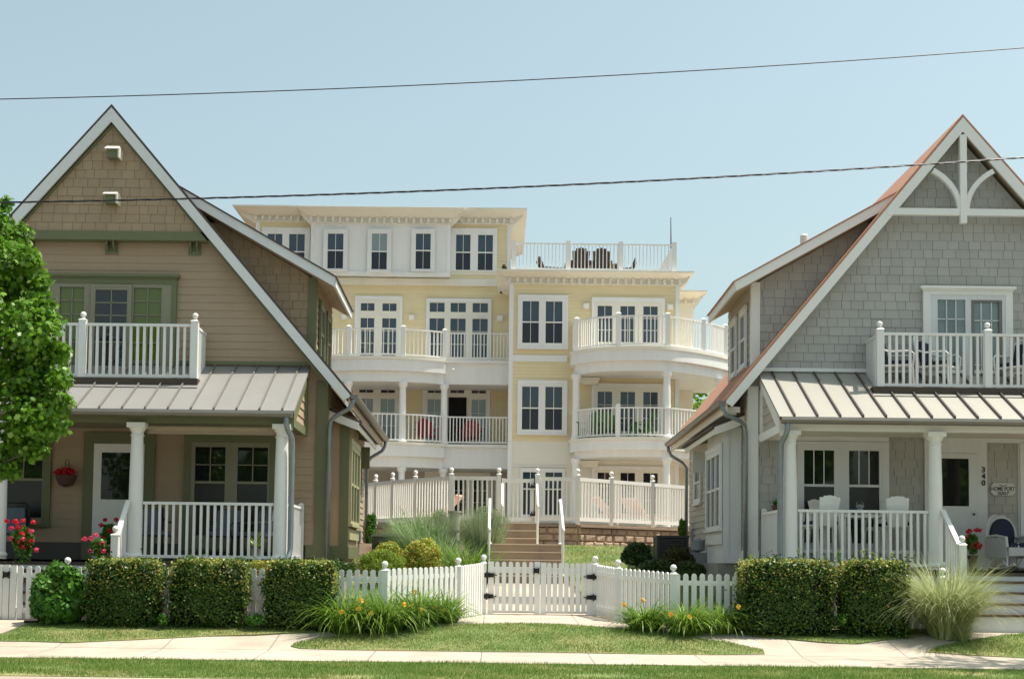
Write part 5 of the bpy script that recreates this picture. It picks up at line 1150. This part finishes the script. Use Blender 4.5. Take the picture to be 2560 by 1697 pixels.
# hanging basket
x,z=P(163,1190,25.2); HB=thing('wall_basket','hanging wall basket of red flowers beside the white storm door','basket',(x,25.3,z)); mb=MB(); mb.lathe(x,25.26,[(.02,z-.19),(.12,z-.15),(.17,z-.05),(.19,z+.02)],16); mb.build('basket',POT,HB)
A,B=blob((x,25.2,z+.07),(.2,.12,.09),260,.5); leaves('flowers',A,B,.045,REDF,HB,asp=.9); mb=MB()
for a in range(2): mb.tube([(x+.05*math.cos(k*math.pi/6)*(1-a*.3),25.3,z+.16+a*.09+.05*math.sin(k*math.pi/6)) for k in range(13)],.006,5)
mb.build('hanger',IRON,HB)
# ---------------------------------------------------------------- condensers, meters, stone pieces
def condenser(label,u0,u1,v0,Y,zb):
    x0,x1=xx(u0,v0,Y),xx(u1,v0,Y); z1=zz((u0+u1)/2,v0,Y); t=thing('air_conditioner',label,'air conditioner',((x0+x1)/2,Y,zb)); mb=MB(); d=x1-x0
    mb.box(x0+.02,x1-.02,Y+.02,Y+d-.02,zb,z1-.05); mb.build('core',IRON,t)
    mb=MB()
    z=zb+.05
    while z<z1-.08: mb.box(x0,x1,Y,Y+.012,z,z+.018); mb.box(x0,x0+.012,Y+.013,Y+d,z,z+.018); mb.box(x1-.012,x1,Y+.013,Y+d,z,z+.018); z+=.045
    mb.build('louvres',ACM,t); mb=MB()
    for a in (x0,x1-.04): 
        for b in (Y-.005,Y+d-.04): mb.box(a,a+.04,b,b+.045,zb,z1-.045)
    mb.build('corner_post',ACM,t); mb=MB(); mb.box(x0-.01,x1+.01,Y-.012,Y+d+.01,z1-.044,z1); mb.build('top',METER if u0<1300 else ACM,t)
condenser('dark air conditioner unit behind the orange spirea bushes',930,1008,1335,30.5,gz(0,30.5))
condenser('dark air conditioner unit beside the grey house wall',1642,1722,1338,29.5,gz(0,29.5))
# gas meters
x,z=P(1745,1360,28.9); GM=thing('gas_meter','grey gas meter and pipes against the grey house side wall','meter',(x,28.9,z-.2)); mb=MB(); mb.lathe(x,28.9,[(.02,z+.13),(.14,z+.08),(.14,z-.12),(.02,z-.16)][::-1],16); mb.build('meter_body',METER,GM)
mb=MB(); mb.box(x-.2,x+.22,28.8,29.1,gz(0,28.9),z-.165); mb.build('meter_box',METER,GM); mb=MB(); mb.tube([(x-.1,28.85,z),(x-.16,28.85,z+.22),(x-.12,28.85,z+.3),(x+.05,28.85,z+.3)],.02,7); mb.tube([(x+.2,28.85,z-.3),(x+.2,28.85,z+.25)],.03,7); mb.build('pipes',PIPE,GM)
x,z=P(897,1338,29.0); EM=thing('electric_meter','small electric meter and conduit at the back corner of the tan house','meter',(x,29,z)); mb=MB(); mb.box(x-.07,x+.05,28.9,29.1,z-.12,z+.1); mb.build('meter_box',METER,EM); mb=MB(); mb.tube([(x,28.95,z-.12),(x,28.95,z-.5)],.02,7); mb.tube([(x,28.9,z-.45),(x+.12,28.85,z-.5),(x+.2,28.85,z-.62)],.03,7); mb.build('conduit',PIPE,EM)
x=xx(1137,1280,32.6); zt=zz(1137,1277,32.6); z0=zz(1137,1318,32.6); UR=thing('stone_urn','grey cylindrical cast stone urn between the sage plants','urn',(x,32.6,z0)); mb=MB(); mb.lathe(x,32.6,[(.11,z0-.3),(.12,z0),(.125,zt-.06),(.155,zt-.03),(.155,zt)],20); mb.build('urn_body',STONEG,UR)
x0,x1=xx(1083,1326,30.6),xx(1150,1326,30.6); zt=zz(1115,1324,30.6); BN=thing('stone_bench','grey slab bench half buried in the fountain grass','bench',((x0+x1)/2,30.6,zt-.4)); mb=MB(); mb.box(x0,x1,30.5,30.9,zt-.05,zt); mb.build('slab',STONEG,BN)
for a in (x0+.08,x1-.16): mb=MB(); mb.box(a,a+.08,30.55,30.85,zt-.6,zt-.051); mb.build('leg',STONEG,BN)
# ---------------------------------------------------------------- porch and balcony furniture
def armchair(name,label,x,y,z,rot,frame,cush,group,cush2=None,pillow=None):
    """tube framed armchair facing local -y"""
    t=thing(name,label,'chair',(0,0,0),group)
    mb=MB(); mb.box(-.26,.26,-.26,.26,.40,.43); mb.build('seat',frame,t)
    mb=MB(); mb.box(-.25,.25,-.25,.22,.432,.50); mb.build('cushion',cush,t)
    mb=MB()
    for i in range(7): a=-.24+.08*i; mb.tube([(a,.26,.43),(a,.33,.92)],.011,6)
    mb.tube([(-.26,.255,.42),(-.27,.33,.90),(-.2,.35,.97),(.2,.35,.97),(.27,.33,.90),(.26,.255,.42)],.018,8); mb.build('backrest',frame,t)
    if cush2: mb=MB(); mb.hexa([(-.22,.17,.50),(.22,.17,.50),(.22,.25,.50),(-.22,.25,.50),(-.2,.24,.88),(.2,.24,.88),(.2,.31,.88),(-.2,.31,.88)]); mb.build('back_cushion',cush2,t)
    for q in (-1,1):
        mb=MB(); mb.tube([(q*.28,-.28,.40),(q*.29,-.30,.60),(q*.29,-.24,.655),(q*.29,.12,.655),(q*.28,.29,.72)],.017,8); mb.build('armrest',frame,t)
        mb=MB(); mb.tube([(q*.26,-.27,.41),(q*.27,-.29,0)],.017,8); mb.build('leg',frame,t)
        mb=MB(); mb.tube([(q*.25,.26,.41),(q*.27,.33,0)],.017,8); mb.build('leg',frame,t)
    return put(t,x,y,z,rot)
bz=4.67
ch=armchair('balcony_armchair','white metal armchair with navy cushion at the left end of the grey house balcony',xx(2245,900,24.95),24.95,bz,1.2,W2,NAVY,'white armchairs on the grey house balcony',NAVY)
dup(ch,'white metal armchair with navy cushion below the left edge of the balcony window',xx(2345,900,24.95),24.95,bz,.9)
dup(ch,'white metal armchair at the far right of the grey house balcony',xx(2545,900,24.95),24.95,bz,-.9)
pz=1.535
lc=armchair('porch_armchair','dark metal armchair with pale blue cushion behind the left end of the tan porch railing',xx(380,1350,24.5),24.5,pz,.5,IRON,BLUEW,'dark armchairs on the tan house porch',BLUEW)
dup(lc,'dark metal armchair with pale blue cushion below the double window of the tan porch',xx(565,1350,24.7),24.7,pz,0)
lc3=dup(lc,'dark metal armchair behind the right end of the tan porch railing',xx(635,1350,24.4),24.4,pz,-.8)
lc4=dup(lc,'dark metal armchair at the far left of the tan porch beneath the window',xx(28,1350,24.6),24.6,pz,.3)
def barchair(label,x,y,z,rot,src=None):
    if src: return dup(src,label,x,y,z,rot)
    t=thing('bar_chair',label,'chair',(0,0,0),'tall white slatted chairs around the grey porch table')
    mb=MB(); 
    for i in range(5): mb.box(-.25+.1*i,-.16+.1*i,-.23,.23,.70,.725)
    mb.box(-.25,.25,-.24,-.232,.66,.70); mb.build('seat',W,t); mb=MB(); mb.box(-.22,.22,-.2,.19,.727,.785); mb.build('cushion',NAVY,t)
    mb=MB()
    for i in range(5): a=i-2; mb.beam((a*.060,.22,.70),(a*.074,.33,1.21-.008*a*a),.076,.02,up=(0,1,.2))
    mb.beam((-.17,.305,1.10),(.17,.305,1.10),.02,.07); mb.build('backrest',W,t)
    for q in (-1,1):
        mb=MB(); mb.beam((q*.23,-.28,.95),(q*.23,.30,.95),.06,.022); mb.build('armrest',W,t)
        mb=MB(); mb.beam((q*.23,-.30,0),(q*.21,-.22,.94),.045,.05,up=(0,1,0)); mb.build('leg',W,t)
        mb=MB(); mb.beam((q*.23,.36,0),(q*.21,.24,.94),.045,.05,up=(0,1,0)); mb.build('leg',W,t)
    mb=MB(); mb.box(-.27,.27,-.30,-.26,.26,.31); mb.box(-.27,.27,.30,.34,.26,.31); mb.build('stretcher',W,t)
    return put(t,x,y,z,rot)
b1=barchair('tall white slatted chair with navy cushion left of the porch table, back to camera',xx(2052,1330,23.98),23.98,pz,math.pi+.25)
barchair('tall white slatted chair with navy cushion right of the porch table, back to camera',xx(2243,1330,23.98),23.98,pz,math.pi-.25,b1)
barchair('tall white slatted chair on the far side of the porch table, near the wall, right',xx(2206,1330,24.95),24.95,pz,-.7,b1)
barchair('tall white slatted chair on the far side of the porch table, near the wall, left',xx(2075,1330,24.95),24.95,pz,.7,b1)
table('porch_table','tall white table between the white chairs on the grey house porch',xx(2150,1330,24.45),24.45,pz,.85,.85,.90,W,W)
x,z=P(2150,1262,24.45); LN=thing('lantern','small metal and glass lantern standing on the white porch table','lantern',(x,24.45,pz+.90)); zb_=pz+.902
mb=MB(); mb.lathe(x,24.45,[(.07,zb_),(.07,zb_+.02),(.062,zb_+.022)],4); mb.build('base',IRON,LN); mb=MB(); mb.lathe(x,24.45,[(.05,zb_+.023),(.05,zb_+.15)],8); mb.build('glass',GLASSC,LN); mb=MB(); mb.lathe(x,24.45,[(.07,zb_+.152),(.075,zb_+.165),(.02,zb_+.2)],8); mb.tube([(x-.055,24.45,zb_+.155),(x-.06,24.45,zb_+.22),(x,24.45,zb_+.26),(x+.06,24.45,zb_+.22),(x+.055,24.45,zb_+.155)],.006,6); mb.build('lid',STONEG,LN)
# wicker rocker
def rocker(x,y,z,rot):
    t=thing('rocking_chair','white wicker rocking chair with navy cushions at the far right of the porch','chair',(0,0,0))
    mb=MB(); out=[]
    for i in range(15):
        a=math.pi*i/14; out.append((-.33*math.cos(a)*1.0,.28+.10*math.sin(a),.62+.42*math.sin(a)**.8))
    mb.tube([(-.36,-.30,.42),(-.36,-.28,.60),(-.35,.0,.64)]+out+[(.35,.0,.64),(.36,-.28,.60),(.36,-.30,.42)],.030,8)
    mb.build('frame',WICK,t); mb=MB(); 
    poly=[(p[0]*.95,p[2]-.01) for p in out]; mb.prism([(-.30,.38)]+poly+[(.30,.38)],.30,.33); mb.build('backrest',WICK,t)
    mb=MB(); poly=[(p[0]*.80,.62+(p[2]-.62)*.86) for p in out]; mb.prism([(-.25,.50)]+poly+[(.25,.50)],.235,.298); mb.build('back_cushion',NAVY,t)
    mb=MB(); mb.box(-.31,.31,-.30,.28,.36,.42); mb.box(-.34,.34,-.335,-.30,.26,.42); mb.build('seat',WICK,t)
    mb=MB(); mb.box(-.28,.28,-.31,.24,.422,.51); mb.build('seat_cushion',POLK,t)
    for q in (-1,1):
        mb=MB(); mb.box(q*.345,q*.365,-.28,.30,.22,.60); mb.build('side_panel',WICK,t)
        mb=MB()
        for yy in (-.26,.24): mb.tube([(q*.32,yy,.36),(q*.33,yy,.05)],.018,7)
        mb.tube([(q*.32,.02,.34),(q*.33,-.26,.06)],.012,6); mb.tube([(q*.32,.02,.34),(q*.33,.24,.06)],.012,6)
        mb.tube([(q*.33,-.45+.09*k,.02+.0+.10*((k-5)/5)**2*.9) for k in range(11)],.018,7); mb.build('rocker_rail',W2,t)
    return put(t,x,y,z,rot)
rk_=rocker(xx(2530,1400,24.5),24.5,pz+.01,.35); rk_.scale=(.93,.93,.90)
x,z=P(1938,1240,24.6); FP_=thing('potted_fern','spiky green potted plant on the side railing of the grey porch','potted plant',(x,24.6,2.5))
n=40; a=rng.uniform(0,6.28,n); blades('leaves',np.tile([x,24.6,2.60],(n,1)),a,rng.uniform(.12,.22,n),np.full(n,.014),rng.uniform(.2,1.,n),rng.uniform(.2,1.,n),HYD,FP_,seg=3); mb=MB(); mb.lathe(x,24.6,[(.05,2.505),(.07,2.61)],12); mb.build('pot',POT,FP_)
x=xx(641,1345,23.95); GS=thing('porch_plant','small potted plant with one pale yellow leaf behind the tan porch railing','potted plant',(x,23.95,pz)); mb=MB(); mb.lathe(x,23.95,[(.08,pz),(.11,pz+.2),(.12,pz+.22)],14); mb.build('pot',STONEG,GS)
n=26; a=rng.uniform(0,6.28,n); blades('leaves',np.tile([x,23.95,pz+.2],(n,1)),a,rng.uniform(.2,.42,n),np.full(n,.03),rng.uniform(.1,.8,n),rng.uniform(.2,1.,n),YELF if 0 else LILY,GS,seg=4)
# loungers on the pool deck
def lounger(label,u,Y,rot,src=None):
    if src: return dup(src,label,xx(u,1280,Y),Y,2.505,rot)
    t=thing('pool_lounger',label,'lounger',(0,0,0),'loungers behind the pool fence'); mb=MB()
    mb.beam((0,-.9,.33),(0,.35,.33),.56,.05); mb.build('seat',mat('peach_lounger_sling',(.62,.38,.28),.7,.1,5),t); mb=MB(); mb.beam((0,.36,.33),(0,.85,.80),.56,.05); mb.build('backrest',t.children[0].data.materials[0],t)
    for q in (-.27,.27):
        for yy in (-.8,.3): mb=MB(); mb.tube([(q,yy,.31),(q,yy,0)],.02,7); mb.build('leg',W2,t)
    return put(t,xx(u,1280,Y),Y,2.505,rot)
l0=lounger('peach sling lounger behind the right pool fence, left one',1560,38.2,1.9); lounger('peach sling lounger behind the right pool fence, right one',1618,39.,2.4,l0); lounger('peach sling lounger behind the left pool fence',1075,38.,-1.9,l0)
# ---------------------------------------------------------------- overhead wires
def wire(label,pts,Y,r,tw=False):
    W_=[(xx(u,v,Y),Y,zz(u,v,Y)) for u,v in pts]
    # smooth catenary through a quadratic fit
    A=np.array(W_); co_=np.polyfit(A[:,0],A[:,2],2); xs=np.linspace(-16,16,420 if tw else 60)
    t=thing('power_line',label,'power line',(0,Y,float(np.polyval(co_,0))))
    if tw:
        for k in range(3):
            mb=MB(); mb.tube([(x,Y+r*.9*math.cos(x*7+k*2.1),float(np.polyval(co_,x))+r*.9*math.sin(x*7+k*2.1)) for x in xs],r*.62,5); mb.build('strand',IRON,t)
    else: mb=MB(); mb.tube([(x,Y,float(np.polyval(co_,x))) for x in xs],r,6); mb.build('cable',IRON,t)
wire('thin upper overhead wire crossing the open sky',[(0,249),(541,232),(1082,212),(1624,186),(2165,147),(2560,121)],16.5,.0062)
wire('thick twisted lower overhead cable crossing both gables',[(0,505),(541,498),(1082,477),(1624,451),(2165,420),(2560,395)],16.5,.0085,True)
# ---------------------------------------------------------------- trees across the street, behind the viewpoint
C=[];Nn=[]
for k in range(16):
    x=-60+k*8+random.uniform(-1.5,1.5); y=-32+random.uniform(-2,2); hgt=random.uniform(9,13)
    a,b=lumpy((x,y,hgt*.55),(3.6,2.6,hgt*.5),1500,14,.36); C.append(a);Nn.append(b)
ob=leaves('treeline',np.concatenate(C),np.concatenate(Nn),.75,MAPLE,None,asp=.9)
tag(ob,'row of leafy street trees across the road, seen only in window reflections','trees',kind='stuff')
# ---------------------------------------------------------------- light
w=bpy.data.worlds.new('World'); sc.world=w; w.use_nodes=True; nt=w.node_tree
sky=nt.nodes.new('ShaderNodeTexSky'); sky.sky_type='NISHITA'; sky.sun_disc=False
SUN=Vector((.42,.075,1.)).normalized()
el=math.asin(SUN.z); sky.sun_elevation=el; sky.sun_rotation=math.atan2(SUN.x,SUN.y)
sky.air_density=1.2; sky.dust_density=3.2; sky.ozone_density=1.6; sky.altitude=0
bg=nt.nodes['Background']; bg.inputs[1].default_value=.083
hs=nt.nodes.new('ShaderNodeHueSaturation'); hs.inputs['Saturation'].default_value=.62; nt.links.new(sky.outputs[0],hs.inputs['Color'])
ml=nt.nodes.new('ShaderNodeMix'); ml.data_type='RGBA'; ml.blend_type='MULTIPLY'; ml.inputs[0].default_value=1; nt.links.new(hs.outputs[0],ml.inputs[6]); ml.inputs[7].default_value=(.91,1.03,.955,1); nt.links.new(ml.outputs[2],bg.inputs[0])
l=bpy.data.lights.new('sun','SUN'); l.energy=3.1; l.angle=R_(.53); l.color=(1,.94,.84); lo=bpy.data.objects.new('sun',l); COL.objects.link(lo)
lo.rotation_euler=(-SUN).to_track_quat('-Z','Y').to_euler(); lo.location=(5,5,30)
sc.view_settings.view_transform='Standard'; sc.view_settings.look='None'; sc.view_settings.exposure=1.1; sc.view_settings.gamma=1
sc.render.resolution_x=1024; sc.render.resolution_y=678
